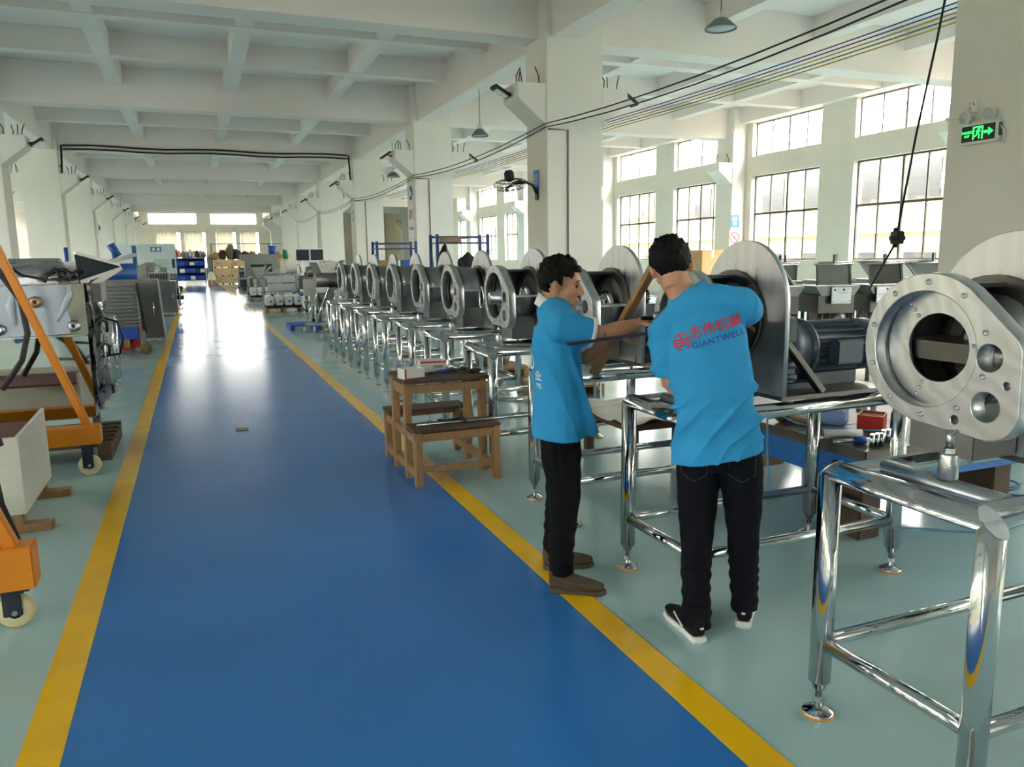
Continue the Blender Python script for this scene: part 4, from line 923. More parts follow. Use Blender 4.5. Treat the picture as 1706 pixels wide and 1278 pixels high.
MB().tube([(5.55, 4.95, 1.69), (5.45, 4.95, 1.55), (5.3, 4.95, 1.33), (5.1, 4.95, .9), (5.0, 4.9, .5), (4.72, 4.6, .56)], .009, 8).build('tail_cord', 'black', pc)
eb = thing('switch_box', 'small white electric box on the left column row', 'box', (-4.06, 40.5, 2.9)); MB().box(0, .15, -.25, .25, 0, .7).build('case', 'white', eb, bevel=.01); MB().box(.15, .155, -.12, .12, .4, .55).build('label_plate', 'signblue', eb); MB().box(.15, .2, -.2, -.1, .2, .4).build('switch', 'black', eb)
# ================================================================ left side: gantry hoist, wrapped machine, jack with trays
gh = thing('gantry_hoist', 'orange steel gantry hoist on casters at the left edge', 'hoist', (0, 0, 0))
for y, k in ((3.9, 0), (6.62, 1)):
    zb, zt = (.19, .385) if k == 0 else (.25, .39)
    MB().box(-2.65, -.765, y-.07, y+.07, zb, zt).build('base_beam', 'orange', gh, bevel=.006)
    for s in (1, -1):
        cx = -1.71; MB().bar((cx+s*.86, y, zt-.01), (cx+s*.1, y, 2.62), .056, .06, (0, 1, 0)).build('brace', 'orange', gh, bevel=.006)
        wx = cx+s*.855; R = .075 if k == 0 else .08
        cf = MB().box(wx-.06, wx+.06, y-.05, y+.05, zb-.015, zb).box(wx-.055, wx+.02, y-.035, y-.027, .06, zb-.01).box(wx-.055, wx+.02, y+.027, y+.035, .06, zb-.01).build('caster', 'machdark', gh, bevel=.002)
        MB().lathe([(.03, -.024), (R-.008, -.024), (R, -.016), (R, .016), (R-.008, .024), (.03, .024)], (wx-.01, y, R), (0, 1, 0), 28).build('wheel', 'cream', cf); MB().lathe([(.001, -.026), (R*.72, -.022), (R*.72, .022), (.001, .026)], (wx-.01, y, R), (0, 1, 0), 20).build('wheel_hub', 'black', cf)
        MB().cyl((wx-.01, y-.04, R), (wx-.01, y+.04, R), .012, n=8).build('axle', 'steel', cf)
MB().box(-1.79, -1.63, 3.75, 6.78, 2.58, 2.8).build('top_beam', 'orange', gh, bevel=.006)
jt = thing('jack_tube', 'blue hydraulic jack tube hung with black hoses at the left edge', 'jack', (0, 0, 0))
MB().cyl((-1.75, 5.0, .85), (-1.13, 5.2, 1.08), .036, n=16).build('tube', 'machblue', jt); MB().cyl((-1.3, 5.145, 1.018), (-1.27, 5.155, 1.03), .039, n=16).build('collar', 'black', jt)
MB().tube([(-1.72, 5.0, .85), (-1.72, 5.05, 2.6)], .012, 8).build('hanger_cord', 'black', jt)
for k in range(5):
    o = .03*k; MB().tube([(-1.5+o, 4.9, .95), (-1.32+o*.6, 4.88+.02*k, .8), (-1.2+o*.7, 4.9, .55), (-1.22+o, 4.92, .3), (-1.12+o*.5, 5.0, .06), (-1.3+o, 5.1, .02)], .02-.002*(k % 3), 8).build('hose', 'rubber', jt)
MB().tube([(-1.5, 4.8, .62), (-1.2, 4.8, .6), (-1.05, 4.85, .66), (-1.08, 4.9, .78), (-1.3, 4.9, .8)], .016, 8).build('hose_loop', 'rubber', jt)
pc_ = thing('plywood_crate', 'white plywood crate on wooden feet at the left edge', 'crate', (0, 0, 0))
MB().box(-1.95, -1.06, 5.3, 5.32, .12, .6).build('front_panel', 'plywhite', pc_, bevel=.003); MB().prism([(5.32, .12), (6.2, .12), (6.2, .62), (5.32, .6)], lambda a, b: (-1.08, a, b), lambda a, b: (-1.06, a, b)).build('side_panel', 'plywhite', pc_)
MB().box(-1.94, -1.08, 5.34, 6.18, .52, .54).build('lid_panel', 'darkred', pc_)
for y in (5.35, 6.1): MB().box(-1.95, -.93, y-.05, y+.05, 0, .05).box(-1.95, -1.08, y-.04, y+.04, .05, .12).build('foot', 'woodz', pc_, bevel=.004)
wm_ = thing('wrapped_machine', 'mirror-polished steel machine with peeling protective film on a pallet', 'machine', (0, 0, 0))
MX0, MX1, MY0, MY1 = -2.45, -.84, 7.1, 8.0
MB().box(MX0, MX1-.01, MY0+.012, MY1, .36, 1.46).build('body', 'steel', wm_, bevel=.004)
up_ = MB().box(MX0, MX1, MY0-.004, MY0+.012, 1.052, 1.46).build('upper_door', 'mirrorgrey', wm_, bevel=.003)
MB().box(MX0, MX1-.005, MY0-.004, MY0+.012, .37, 1.04).build('lower_door', 'mirror', wm_, bevel=.003)
fm = MB(); tp_ = [(-2.3, 1.455), (-.93, 1.455), (-.92, 1.42), (-.935, 1.34), (-.97, 1.24), (-.95, 1.15), (-.955, 1.1), (-.97, 1.065), (-1.1, 1.06), (-2.3, 1.06)]
fm.prism(tp_, lambda a, b: (a, MY0-.006, b), lambda a, b: (a, MY0-.009, b)).build('protective_film', 'film', up_)
MB().tube([(-.945, MY0-.02, 1.44), (-.94, MY0-.03, 1.38), (-1.0, MY0-.03, 1.27), (-1.055, MY0-.02, 1.16)], [.012, .022, .018, .006], 8).build('film_roll', 'film', up_)
MB().tube([(-1.33, MY0-.02, 1.42), (-1.36, MY0-.03, 1.3), (-1.345, MY0-.03, 1.15)], [.008, .03, .012], 8).build('film_roll', 'film', up_)
for x, z, m_ in ((-1.185, 1.325, 'brass'), (-.935, 1.125, 'steel'), (-1.455, 1.12, 'steel')):
    MB().lathe([(.012, .012), (.012, .045), (.034, .045), (.046, .03), (.046, 0)], (x, MY0-.004, z), (0, -1, 0), 24).build('knob', m_, up_); MB().lathe([(.001, .04), (.014, .04), (.014, .01)], (x, MY0-.004, z), (0, -1, 0), 14).build('knob_bore', 'black', up_)
MB().cyl((-2.4, 7.5, 1.47), (-1.045, 7.5, 1.47), .2, n=32).build('cover', 'steel', wm_)
MB().prism([(-1.0, 1.46), (-.86, 1.46), (-.9, 1.64), (-1.06, 1.64)], lambda a, b: (a, 7.45, b), lambda a, b: (a, 7.75, b)).build('end_box', 'steel', wm_, bevel=.003)
random.seed(4)
MB().tube([(-1.03+.09*cos(a*1.1)+.0125*a-.05, 7.3+.03*sin(a*2.3), 1.53+.045*sin(a*1.7)+.012*cos(a*3)) for a in [i*.22 for i in range(62)]], .011, 8).build('cable_coil', 'black', wm_)
MB().tube([(-1.62, 6.95, 2.0), (-1.4, 7.0, 1.68), (-1.25, 7.02, 1.54), (-1.1, 7.1, 1.5), (-1.0, 7.2, 1.5)], .011, 8).build('cable', 'black', wm_)
MB().tube([(-1.62, 6.8, 1.95), (-1.38, 6.82, 1.62), (-1.24, 6.84, 1.35), (-1.22, 6.84, 1.1), (-1.27, 6.8, .9), (-1.4, 6.7, .7)], .022, 8).build('thick_cable', 'rubber', wm_)
hp = MB(); A_ = [(-.895, 7.35, 1.47), (-.895, 7.75, 1.47), (-.905, 7.85, 1.71), (-.905, 7.3, 1.71)]; B_ = [(-.6, 7.5, 1.575), (-.6, 7.6, 1.575), (-.6, 7.62, 1.605), (-.6, 7.48, 1.605)]
hp.add(A_+B_, [(0, 4, 5, 1), (1, 5, 6, 2), (2, 6, 7, 3), (3, 7, 4, 0), (4, 7, 6, 5)]); ho = hp.build('hopper', 'hopperdark', wm_); ho.modifiers.new('t', 'SOLIDIFY').thickness = .012
for a, b in ((A_[3], B_[3]), (A_[0], B_[0])): MB().bar(a, b, .03, .025).build('hopper_rim', 'greysteel', wm_)
MB().bar((-.6, 7.55, 1.59), (-.82, 7.4, 1.44), .05, .05).box(-.84, -.74, 7.3, 7.7, 1.3, 1.46).build('hopper_spout', 'greysteel', wm_, bevel=.003)
def drape(name, par, x, y0, y1, z0, z1, mt, amp, seed, n=26):
    m = MB(); vs = []
    for i in range(n+1):
        for j in range(n+1):
            y, z = y0+(y1-y0)*i/n, z0+(z1-z0)*j/n
            vs.append((x+amp*(noise.noise(V((y*9+seed, z*3, 1)))+.5*noise.noise(V((y*22, z*12+seed, 4)))), y+.02*noise.noise(V((y*7, z*7, seed))), z+(.05*noise.noise(V((y*12, seed, 0))) if j == 0 else 0)))
    m.add(vs, [(i*(n+1)+j, (i+1)*(n+1)+j, (i+1)*(n+1)+j+1, i*(n+1)+j+1) for i in range(n) for j in range(n)], True)
    return m.build(name, mt, par)
drape('plastic_wrap', wm_, -.81, 7.1, 8.0, .42, 1.46, 'darkfilm', .04, 2.0); drape('plastic_wrap', wm_, -.78, 7.3, 7.9, .75, 1.4, 'polyfilm', .05, 7.0)
for z in (.55, .9, 1.1): MB().tube([(-.83, 7.15, z), (-.76, 7.3, z+.06), (-.74, 7.5, z+.02), (-.76, 7.7, z-.08)], .012, 8).build('side_hose', 'black', wm_)
MB().tube([(-.77, 7.55, 1.15), (-.66, 7.5, 1.12), (-.62, 7.5, .98), (-.66, 7.5, .84), (-.77, 7.55, .82)], .01, 8).build('looped_cable', 'black', wm_)
for x in (MX0+.1, MX1-.1):
    for y in (7.2, 7.9): MB().box(x-.03, x+.03, y-.03, y+.03, .15, .36).build('leg', 'steel', wm_)
def pallet(loc, w, d, label, rz=0., mt='woody', top='wood'):
    t = thing('pallet', label, 'pallet', loc, rz, 'wooden pallets')
    for k in range(6): MB().box(-w/2, w/2, -d/2+k*(d-.1)/5, -d/2+k*(d-.1)/5+.1, .12, .145).build('board', top, t)
    for x in (-w/2, -.05, w/2-.1): MB().box(x, x+.1, -d/2, d/2, .02, .12).build('runner', mt, t)
    for x in (-w/2, -.05, w/2-.1): MB().box(x, x+.1, -d/2, d/2, 0, .02).build('bottom_board', mt, t)
    return t
pallet((-1.63, 7.55, 0), 1.75, 1.0, 'dark wooden pallet under the wrapped mirror machine', 0, 'darkwood', 'darkwood')
ts2 = ts
dup(st, (-1.68, 9.9, 0), 0, 'polished tube stand on the left, just behind the wrapped machine', tree=ts, group='polished tube stands on the left'); dup(st, (-1.66, 11.2, 0), 0, 'polished tube stand on the left, nearer the tray stack', tree=ts, group='polished tube stands on the left')
pj = thing('pallet_jack', 'red hand pallet jack with black handle carrying the steel trays', 'pallet jack', (0, 0, 0))
MB().box(-1.32, -1.1, 15.35, 15.9, .06, .13).prism([(-1.16, .13), (-1.06, .46), (-1.0, .46), (-1.0, .1), (-1.16, .1)], lambda a, b: (a, 15.35, b), lambda a, b: (a, 15.9, b)).build('frame', 'red', pj, bevel=.01)
for y in (15.4, 15.7): MB().box(-2.2, -1.1, y, y+.16, .06, .11).build('fork', 'red', pj, bevel=.006)
MB().box(-1.0, -.9, 15.2, 15.35, .2, .42).build('pump', 'greysteel', pj, bevel=.015)
for y in (15.12, 15.3): MB().lathe([(.02, -.03), (.1, -.03), (.1, .03), (.02, .03)], (-.91, y, .1), (0, 1, 0), 20).build('steer_wheel', 'oldwheel', pj)
MB().bar((-.9, 15.28, .35), (-.97, 15.28, 1.2), .03, .05).tube([(-.97, 15.2, 1.16), (-.975, 15.2, 1.26), (-.975, 15.36, 1.26), (-.97, 15.36, 1.16)], .014, 8).build('handle', 'black', pj)
pallet((-1.62, 15.63, .12), .9, .7, 'short wooden pallet on the red pallet jack')
openbox('crate', 'blue plastic crate on the pallet jack under the trays', 'crate', (-1.4, 15.6, .266), 0, .75, .55, .2, 'bluebin')
for k in range(12):
    z = .47+.066*k; t = thing('steel_tray', ('lowest' if k == 0 else 'topmost' if k == 11 else ORD[k] if k < 10 else 'eleventh')+' steel tray from the bottom of the tray stack' if k not in (0, 11) else ('lowest' if k == 0 else 'topmost')+' steel tray of the tall tray stack', 'tray', (-1.42, 15.6, z), .02*sin(k*2), 'stacked steel trays')
    MB().box(-.42, .42, -.28, .28, 0, .006).build('base', 'dullsteel', t)
    for s in (-1, 1): MB().box(-.42, .42, s*.28-.004, s*.28+.004, 0, .05).build('side', 'dullsteel', t); MB().box(s*.42-.004, s*.42+.004, -.28, .28, 0, .05).build('side', 'dullsteel', t)
    MB().box(-.44, .44, -.3, -.27, .046, .052).build('rim', 'steel', t)
# ================================================================ background machines and stores
def rootbox(t, name, x0, x1, y0, y1, z0, z1, mt, bevel=.004): return MB().box(x0, x1, y0, y1, z0, z1).build(name, mt, t, bevel=bevel)
def legs4(t, w, d, h, mt='steel', r=.025, wheels=False):
    for x in (-w/2+.05, w/2-.05):
        for y in (-d/2+.05, d/2-.05):
            l = MB().cyl((x, y, .1 if wheels else 0), (x, y, h), r, n=8).build('leg', mt, t)
            if wheels: MB().cyl((x, y-.02, .05), (x, y+.02, .05), .05, n=14).build('wheel', 'rubber', l)
def hopper_machine(loc, rz, label, k=0, group='stainless hopper machines by the windows'):
    t = thing('hopper_machine', label, 'machine', loc, rz, group)
    legs4(t, .5, .5, .9, 'dullsteel'); rootbox(t, 'body', -.24, .24, -.24, .24, .88, 1.1, 'darksteel')
    MB().prism([(-.3, 1.22), (.3, 1.22), (.22, 1.1), (-.22, 1.1)], lambda a, b: (a, -.27, b), lambda a, b: (a, .27, b)).build('trough', 'dullsteel', t, bevel=.003)
    rootbox(t, 'front_panel', -.2+.1*(k % 2), .06+.1*(k % 2), -.3, -.28, 1.0, 1.2, 'steel', .003)
    for x in (-.06, .06): MB().cyl((x, -.303, 1.17), (x, -.298, 1.17), .014, n=10).build('bolt', 'black', t)
    s = -.1 if k % 3 == 0 else .08
    q = [(-.27, 1.23), (.17, 1.23), (.17+s, 1.47), (-.27+s, 1.47)]
    MB().prism(q, lambda a, b: (a, -.24+(b-1.23)*.7, b), lambda a, b: (a, -.225+(b-1.23)*.7, b)).build('lid', ['darkglass', 'dullsteel'][k % 2], t, bevel=.003)
    for a0, a1 in (((-.27, 1.23), (-.27+s, 1.47)), ((.17, 1.23), (.17+s, 1.47))): MB().bar((a0[0], -.25, a0[1]), (a1[0], -.25+.168, a1[1]), .025, .02).build('lid_frame', 'dullsteel', t, bevel=.003)
    MB().cyl((-.3+s, -.07, 1.48), (.3, -.07, 1.48), .014, n=8).build('hinge_bar', 'steel', t)
    for q in range(5): MB().cyl((-.22+.11*q, -.2, .42), (-.17+.1*q, -.22, .9), .02, n=8).build('spindle', 'darksteel', t)
    MB().lathe([(.02, 0), (.07, .01), (.07, .05), (.02, .06)], (.0, -.3, .82), (0, -1, 0), 16).build('pulley', 'dullsteel', t)
    rootbox(t, 'motor_box', -.2, .2, -.1, .15, .35, .75, 'darksteel')
    MB().cyl((.2, .2, 1.15), (.2, .2, 1.6), .018, n=8).build('stack_pipe', 'dullsteel', t)
HL_ = ['just right of the tall back plate', 'second from the tall back plate', 'in the middle of the window row', 'fourth from the tall back plate', 'partly hidden by the nearest ring plate']
for k, (x, y) in enumerate(((6.7, 7.8), (7.4, 7.6), (8.1, 7.45), (8.8, 7.3), (9.5, 7.15))): hopper_machine((x, y, 0), .05-.3, 'stainless hopper machine with opened lids '+HL_[k], k)
for k, (x, y) in enumerate(((8.0, 9.2), (8.8, 9.0), (9.7, 8.9), (10.6, 8.8))): hopper_machine((x, y, 0), -.3, 'stainless hopper machine in the rear line by the windows, %s from the left' % ORD[k], k+1, 'rear line of hopper machines')
for k, (x, y, z, l) in enumerate(((15.6, 21.5, 0, 'tall brown cardboard box below the windows behind the man'),)):
    b = thing('cardboard_box', l, 'box', (x, y, z), .2); rootbox(b, 'carton', -.5, .5, -.4, .4, 0, 1.75, 'card'); rootbox(b, 'tape', -.05, .05, -.402, .402, 1.5, 1.752, 'offwhite', 0)
# blue storage racks behind the drum row
def rack(loc, w, d, h, n, label, items):
    t = thing('storage_rack', label, 'rack', loc, 0, 'blue storage racks')
    for x in (-w/2, w/2):
        for y in (-d/2, d/2): MB().box(x-.03, x+.03, y-.03, y+.03, 0, h).build('post', 'rackblue', t)
    for k in range(n):
        z = .35+(h-.55)*k/(n-1)
        rootbox(t, 'shelf', -w/2, w/2, -d/2, d/2, z, z+.03, 'rackblue', 0)
    for s in (-1, 1): MB().bar((s*w/2, -d/2, .4), (s*w/2, d/2, h-.2), .02, .02).build('side_brace', 'rackblue', t)
    MB().bar((-w/2, d/2, h-.05), (w/2, d/2, h-.05), .03, .05).build('top_tie', 'rackblue', t)
    return t
def lump(name, loc, r, mt, label, cat, seed, rough=.35):
    m = MB().ball((0, 0, 0), (1, 1, 1), 14, 10); me = m.mesh(name)
    for v in me.vertices:
        p = v.co.copy(); f = 1+rough*noise.noise(p*1.7+V((seed, seed*.7, 0))); v.co = V((p.x*r[0]*f, p.y*r[1]*f, max(0, (p.z*f+.75))*r[2]))
    o = obj(name, me, mt); o.location = loc; return tag(o, label, cat)
rack((5.4, 16.3, 0), 1.15, .5, 2.12, 4, 'blue storage rack behind the drum row, nearer one', 0); rack((4.75, 19.6, 0), 1.0, .5, 2.05, 4, 'blue storage rack behind the drum row, farther one', 0)
b = thing('cardboard_box', 'open cardboard box on the nearer blue rack', 'box', (5.2, 16.3, 1.5+.46)); rootbox(b, 'carton', -.2, .2, -.18, .18, -.01, .1, 'card'); 
lump('black_bag', (5.6, 16.3, 1.36), (.22, .16, .2), 'black', 'black bag on the nearer blue rack', 'bag', 1.2); lump('black_bag', (4.72, 15.2, 1.25), (.13, .1, .36), 'black', 'black coat bundle standing beside the nearer blue rack', 'bag', 3.4)
bx = thing('tool_cart', 'steel tool cart behind the drum row', 'cart', (4.72, 15.2, 0)); legs4(bx, .5, .4, 1.25); rootbox(bx, 'top', -.25, .25, -.2, .2, 1.22, 1.25, 'steel'); rootbox(bx, 'shelf', -.25, .25, -.2, .2, .4, .43, 'steel')
for k, (dx, m_) in enumerate(((-.3, 'card'), (0, 'white'), (.28, 'bluebin'))): 
    b = thing('small_box', ['brown', 'white', 'blue'][k]+' small box on the farther blue rack', 'box', (4.75+dx, 19.6, 1.38)); rootbox(b, 'carton', -.11, .11, -.15, .15, 0, .2, m_); rootbox(b, 'lid', -.115, .115, -.155, .155, .17, .205, m_)
# timber and parts on the floor behind the stands
for k, (x, y, l) in enumerate(((3.75, 9.9, 'short pallet with loose parts behind the fifth stand'), (3.95, 8.2, 'short pallet with a wrapped part behind the fourth stand'))):
    pallet((x, y, 0), .8, .7, l); q = lump('wrapped_part', (x, y, .145), (.25, .2, .26), 'plastic_sheet' if k else 'greysteel', ['grey casting', 'plastic-wrapped part'][k]+' lying on the pallet behind the %s stand' % ['fifth', 'fourth'][k], 'part', 2+k)
for k in range(4):
    c = thing('castor_part', 'bright steel casting under the far stands, %s one' % ORD[k], 'casting', (3.35+.2*(k % 2), 10.9+.75*k, 0)); MB().lathe([(.03, 0), (.11, 0), (.12, .05), (.07, .09), (.03, .09)]).build('flange', 'chrome', c); MB().lathe([(.001, .09), (.05, .09), (.04, .2), (.001, .2)]).build('neck', 'steel', c)
# ---------------- left row beyond the jack
def cabinet(loc, rz, w, d, h, label, slant=.0, wheels=True):
    t = thing('steel_cabinet', label, 'cabinet', loc, rz, 'stainless cabinets along the left of the aisle')
    MB().prism([(-w/2, .12), (w/2, .12), (w/2-slant, h), (-w/2, h)], lambda a, b: (a, -d/2, b), lambda a, b: (a, d/2, b)).build('body', 'dullsteel', t, bevel=.006)
    legs4(t, w*.9, d*.9, .14, wheels=False); MB().box(-w/2+.05, w/2-slant-.05, -d/2-.008, -d/2,   .2, h-.1).build('door', 'dullsteel', t, bevel=.004)
    MB().cyl((w/2-slant-.1, -d/2-.03, h*.45), (w/2-slant-.1, -d/2-.03, h*.65), .01, n=8).build('handle', 'chrome', t)
    return t
cabinet((-1.15, 17.3, 0), 0, 1.0, .8, 1.28, 'tall plain stainless cabinet behind the pallet jack', .06)
t = cabinet((-.98, 25.6, 0), 0, .85, .9, 1.05, 'grey stainless cabinet with vent box on top'); rootbox(t, 'vent_box', -.3, .25, -.3, .3, 1.05, 1.3, 'greysteel')
for k in range(7): rootbox(t, 'vent_slot', -.26+.07*k, -.22+.07*k, -.305, -.3, 1.1, 1.25, 'black', 0)
MB().tube([(.42, -.3, .9), (.5, -.3, .85), (.5, -.3, .3)], .02, 8).build('pipe', 'steel', t); MB().cyl((.42, -.2, .55), (.62, -.2, .55), .06, n=12).build('side_motor', 'machdark', t)
bm_ = thing('blue_mixer', 'blue drum mixer with slanted motor behind the tray stack', 'mixer', (-1.9, 18.6, 0)); legs4(bm_, 1.2, .7, 1.2, 'machblue', .04)
MB().cyl((-.7, 0, 1.38), (.75, 0, 1.38), .22, n=24).build('drum', 'machblue', bm_); MB().bar((.1, -.1, 1.6), (.75, -.1, 1.78), .25, .08).build('chute', 'greysteel', bm_, bevel=.01); MB().cyl((.42, -.1, 1.75), (.28, -.1, 2.0), .08, n=14).build('motor', 'machblue', bm_); rootbox(bm_, 'frame_beam', -.7, .75, -.35, .35, 1.05, 1.17, 'machdark')
for x in (-.6, .3): MB().cyl((x, .3, 1.2), (x, .3, 1.95), .04, n=8).build('post', 'machblue', bm_)
def generic(loc, rz, k, label, group):
    random.seed(100+k); R_ = random.random
    t = thing('processing_machine', label, 'machine', loc, rz, group)
    w, d, h = .9+.3*R_(), .7+.2*R_(), .75+.3*R_()
    legs4(t, w, d, h*.55, 'dullsteel', .03, k % 2 == 0); rootbox(t, 'body', -w/2, w/2, -d/2, d/2, h*.5, h, ['dullsteel', 'greysteel', 'dullsteel'][k % 3])
    rootbox(t, 'front_door', -w/2+.06, w/2-.06, -d/2-.012, -d/2, h*.55, h-.06, 'dullsteel', .003)
    if k % 4 == 0: MB().prism([(-.35, h+.5), (.35, h+.5), (.12, h), (-.12, h)], lambda a, b: (a, -.25, b), lambda a, b: (a, .25, b)).build('hopper', 'greysteel', t, bevel=.004)
    if k % 4 == 1: MB().bar((-.25, 0, h+.02), (.3, 0, h+.55), .45, .05, (-.7, 0, .7)).build('slanted_panel', 'dullsteel', t, bevel=.006); MB().bar((.0, 0, h+.02), (.0, 0, h+.3), .1, .1).build('panel_post', 'steel', t)
    if k % 4 == 2: MB().cyl((-w/2+.05, 0, h+.2), (w/2-.1, 0, h+.2), .19, n=20).build('drum', 'dullsteel', t); rootbox(t, 'control_box', w/2-.25, w/2+.02, -.2, .1, h, h+.6, 'greysteel', .008)
    if k % 4 == 3: rootbox(t, 'tower', -.25, .2, -.2, .25, h, h+.55, 'greysteel', .01); MB().tube([(.2, 0, h+.4), (.42, 0, h+.4), (.45, 0, h+.1)], .03, 8).build('elbow_pipe', 'chrome', t)
    MB().cyl((-.1, -d/2-.05, h*.35), (.25, -d/2-.05, h*.35), .09, n=14).build('motor', ['motor', 'white', 'machblue'][k % 3], t)
    MB().cyl((w/2-.12, -d/2-.02, h+.0), (w/2-.12, -d/2-.02, h+.12), .03, n=10).build('handwheel', 'red' if k % 5 == 0 else 'black', t)
    MB().tube([(-w/2+.1, -d/2, h), (-w/2+.05, -d/2-.05, h*.8), (-w/2+.15, -d/2-.05, h*.5)], .012, 6).build('cable', 'black', t)
for k in range(11):
    generic((-1.75-.25*(k % 3), 20.6+3.05*k if k else 20.6, 0), .1*sin(k), k, '%s machine in the left background row counted from the pallet jack' % (ORD+['eleventh'])[k], 'machines along the left of the aisle')
for k, y in enumerate((30.5, 33.6, 36.8)): t = cabinet((-.98, y, 0), .05, .5, .7, .9+.1*k, 'small stainless box by the left yellow line, %s from the vent cabinet' % ORD[k]); MB().cyl((.2, -.1, .5), (.45, -.1, .5), .07, n=12).build('side_motor', 'black', t)
for k, (x, y) in enumerate(((-3.2, 9.3), (-3.3, 12.5), (-3.4, 16.0))): generic((x, y, 0), .2, k+20, 'grey machine in the second left line behind the %s' % ['first tube stand', 'second tube stand', 'tray stack'][k], 'second line of machines on the left')
bt = thing('lift_mast', 'blue lifting mast rising above the left machines', 'lift', (-1.45, 22.9, 0)); rootbox(bt, 'mast', -.05, .05, -.05, .05, 0, 2.05, 'machblue'); rootbox(bt, 'base', -.3, .4, -.3, .3, 0, .1, 'machblue'); MB().bar((-.05, 0, 1.4), (-.4, 0, 1.4), .08, .06).build('arm', 'machblue', bt)
pt = thing('partition_wall', 'pale partition panel with small blue sign behind the left machines', 'partition', (0, 43.5, 0))
rootbox(pt, 'panel', -3.6, -.85, -.04, .04, 0, 2.5, 'partpaint', 0); rootbox(pt, 'sign_plate', -2.0, -1.5, -.05, -.04, 2.12, 2.36, 'signblue', 0); rootbox(pt, 'viewing_window', -1.9, -1.2, -.05, -.04, 1.2, 1.75, 'ltgreen', 0); rootbox(pt, 'dark_panel', -1.05, -.92, -.06, -.04, 1.3, 1.75, 'machdark', 0)
for k in range(2): rootbox(pt, 'sign_mark', -1.93+.22*k, -1.79+.22*k, -.055, -.05, 2.17, 2.31, 'white', 0)
# ---------------- store at the far end of the aisle
rk = rack((-.3, 57.4, 0), 1.9, 1.0, 2.0, 4, 'long blue rack filled with blue bins at the end of the aisle', 0)
rootbox(rk, 'dark_backing', -.95, .95, .46, .48, .3, 1.8, 'rackblue', 0)  # dark sheet added to darken the gaps between the bins
random.seed(11)
for k in range(3):
    for j in range(6):
        z = .35+1.45*k/3+.03; c = ['bluebin', 'bluebin', 'rackblue', 'white'][(k*6+j*5) % 4]
        openbox('storage_bin', 'storage bin on the far rack, %s shelf, %s from the left' % (['lowest', 'middle', 'upper'][k], ORD[j]), 'bin', (-1.1+.32*j, 57.15, z), 0, .28, .45, .22+.05*random.random(), c, 'card', .7, group='bins on the far rack')
for k in range(9): tag(lump('stored_sack', (-1.1+.22*k, 57.4, 1.84), (.13, .3, .25+.1*random.random()), ['red', 'offwhite', 'card', 'ltblue', 'white', 'plastic_sheet', 'darkwood', 'ltblue', 'card'][k], '%s bag heaped on top of the far rack, %s from the left' % (['red', 'cream', 'brown', 'pale blue', 'white', 'clear', 'dark', 'pale blue', 'brown'][k], ORD[k]), 'bag', k*1.3), '%s bag heaped on top of the far rack, %s from the left' % (['red', 'cream', 'brown', 'pale blue', 'white', 'clear', 'dark', 'pale blue', 'brown'][k], ORD[k]), 'bag', 'bags on the far rack')
for k in range(8):
    tag(MB().cyl((.72+.05*k, 57.0+.05*(k % 3), 0), (.78+.05*k, 57.3, 1.9+.12*(k % 3)), .02, n=8).build('steel_rod', 'darksteel'), 'steel rod leaning between the far rack and the plywood crates, %s from the left' % ORD[k], 'rod', 'rods leaning at the far rack')
def crate(loc, w, h, label):
    t = thing('plywood_crate', label, 'crate', loc, 0, 'plywood crates at the end of the aisle')
    rootbox(t, 'box', -w/2, w/2, -.4, .4, .08, h, 'ply'); rootbox(t, 'stencil', -w*.36, -w*.08, -.405, -.4, h*.5, h*.62, 'ltgreyblue', 0)
    for x in (-w/2+.08, 0, w/2-.08): rootbox(t, 'skid', x-.05, x+.05, -.4, .4, 0, .08, 'darkwood', 0)
for c in range(2):
    for r in range(3): crate((1.75+1.08*c, 57.2, .56*r), 1.04, .56, '%s plywood crate of the %s stack at the aisle end' % (['bottom', 'middle', 'top'][r], ['left', 'right'][c]))
for r in range(3): crate((5.6, 57.4, .56*r), 1.1, .56, '%s plywood crate in the separate stack right of the grey machine' % ['bottom', 'middle', 'top'][r])
tops = [(1.4, .5, .35, 'card'), (1.85, .35, .5, 'darkwood'), (2.35, .45, .75, 'crateb'), (2.85, .4, .45, 'darkwood'), (3.3, .5, .4, 'machdark'), (3.8, .5, .6, 'card'), (4.3, .4, .5, 'darkwood'), (4.9, .5, .4, 'green'), (5.5, .4, .35, 'card'), (6.0, .35, .45, 'green')]
CN = {'card': 'brown', 'darkwood': 'dark brown', 'crateb': 'khaki', 'machdark': 'dark blue', 'green': 'green'}
for k, (x, w, h, m_) in enumerate(tops):
    z = 1.69 if x < 3.35 or 5.05 < x < 6.15 else 1.4
    tag(lump('stored_bundle', (x, 57.3, z), (w*.62, .45, h*.8), m_, '', 'bundle', k*2.1), '%s bundle heaped above the plywood crates, %s from the left' % (CN[m_], ORD[k]), 'bundle', 'bundles above the crates')
for k, (x0, x1) in enumerate(((3.4, 4.95),)):
    t = thing('stacked_counter', 'dark steel counter under the bundles beside the crates', 'counter', ((x0+x1)/2, 57.5, 0)); rootbox(t, 'top', -.78, .78, -.4, .4, 1.3, 1.4, 'darksteel'); legs4(t, 1.5, .8, 1.3)
bb_ = thing('blue_barrel', 'bright blue barrel on top of the crates', 'barrel', (2.62, 57.6, 1.69)); MB().lathe([(.001, 0), (.2, 0), (.24, .1), (.24, .55), (.2, .7), (.001, .7)]).build('body', 'bluebin', bb_); MB().lathe([(.21, .7), (.21, .74), (.001, .74)]).build('lid', 'bluebin', bb_)
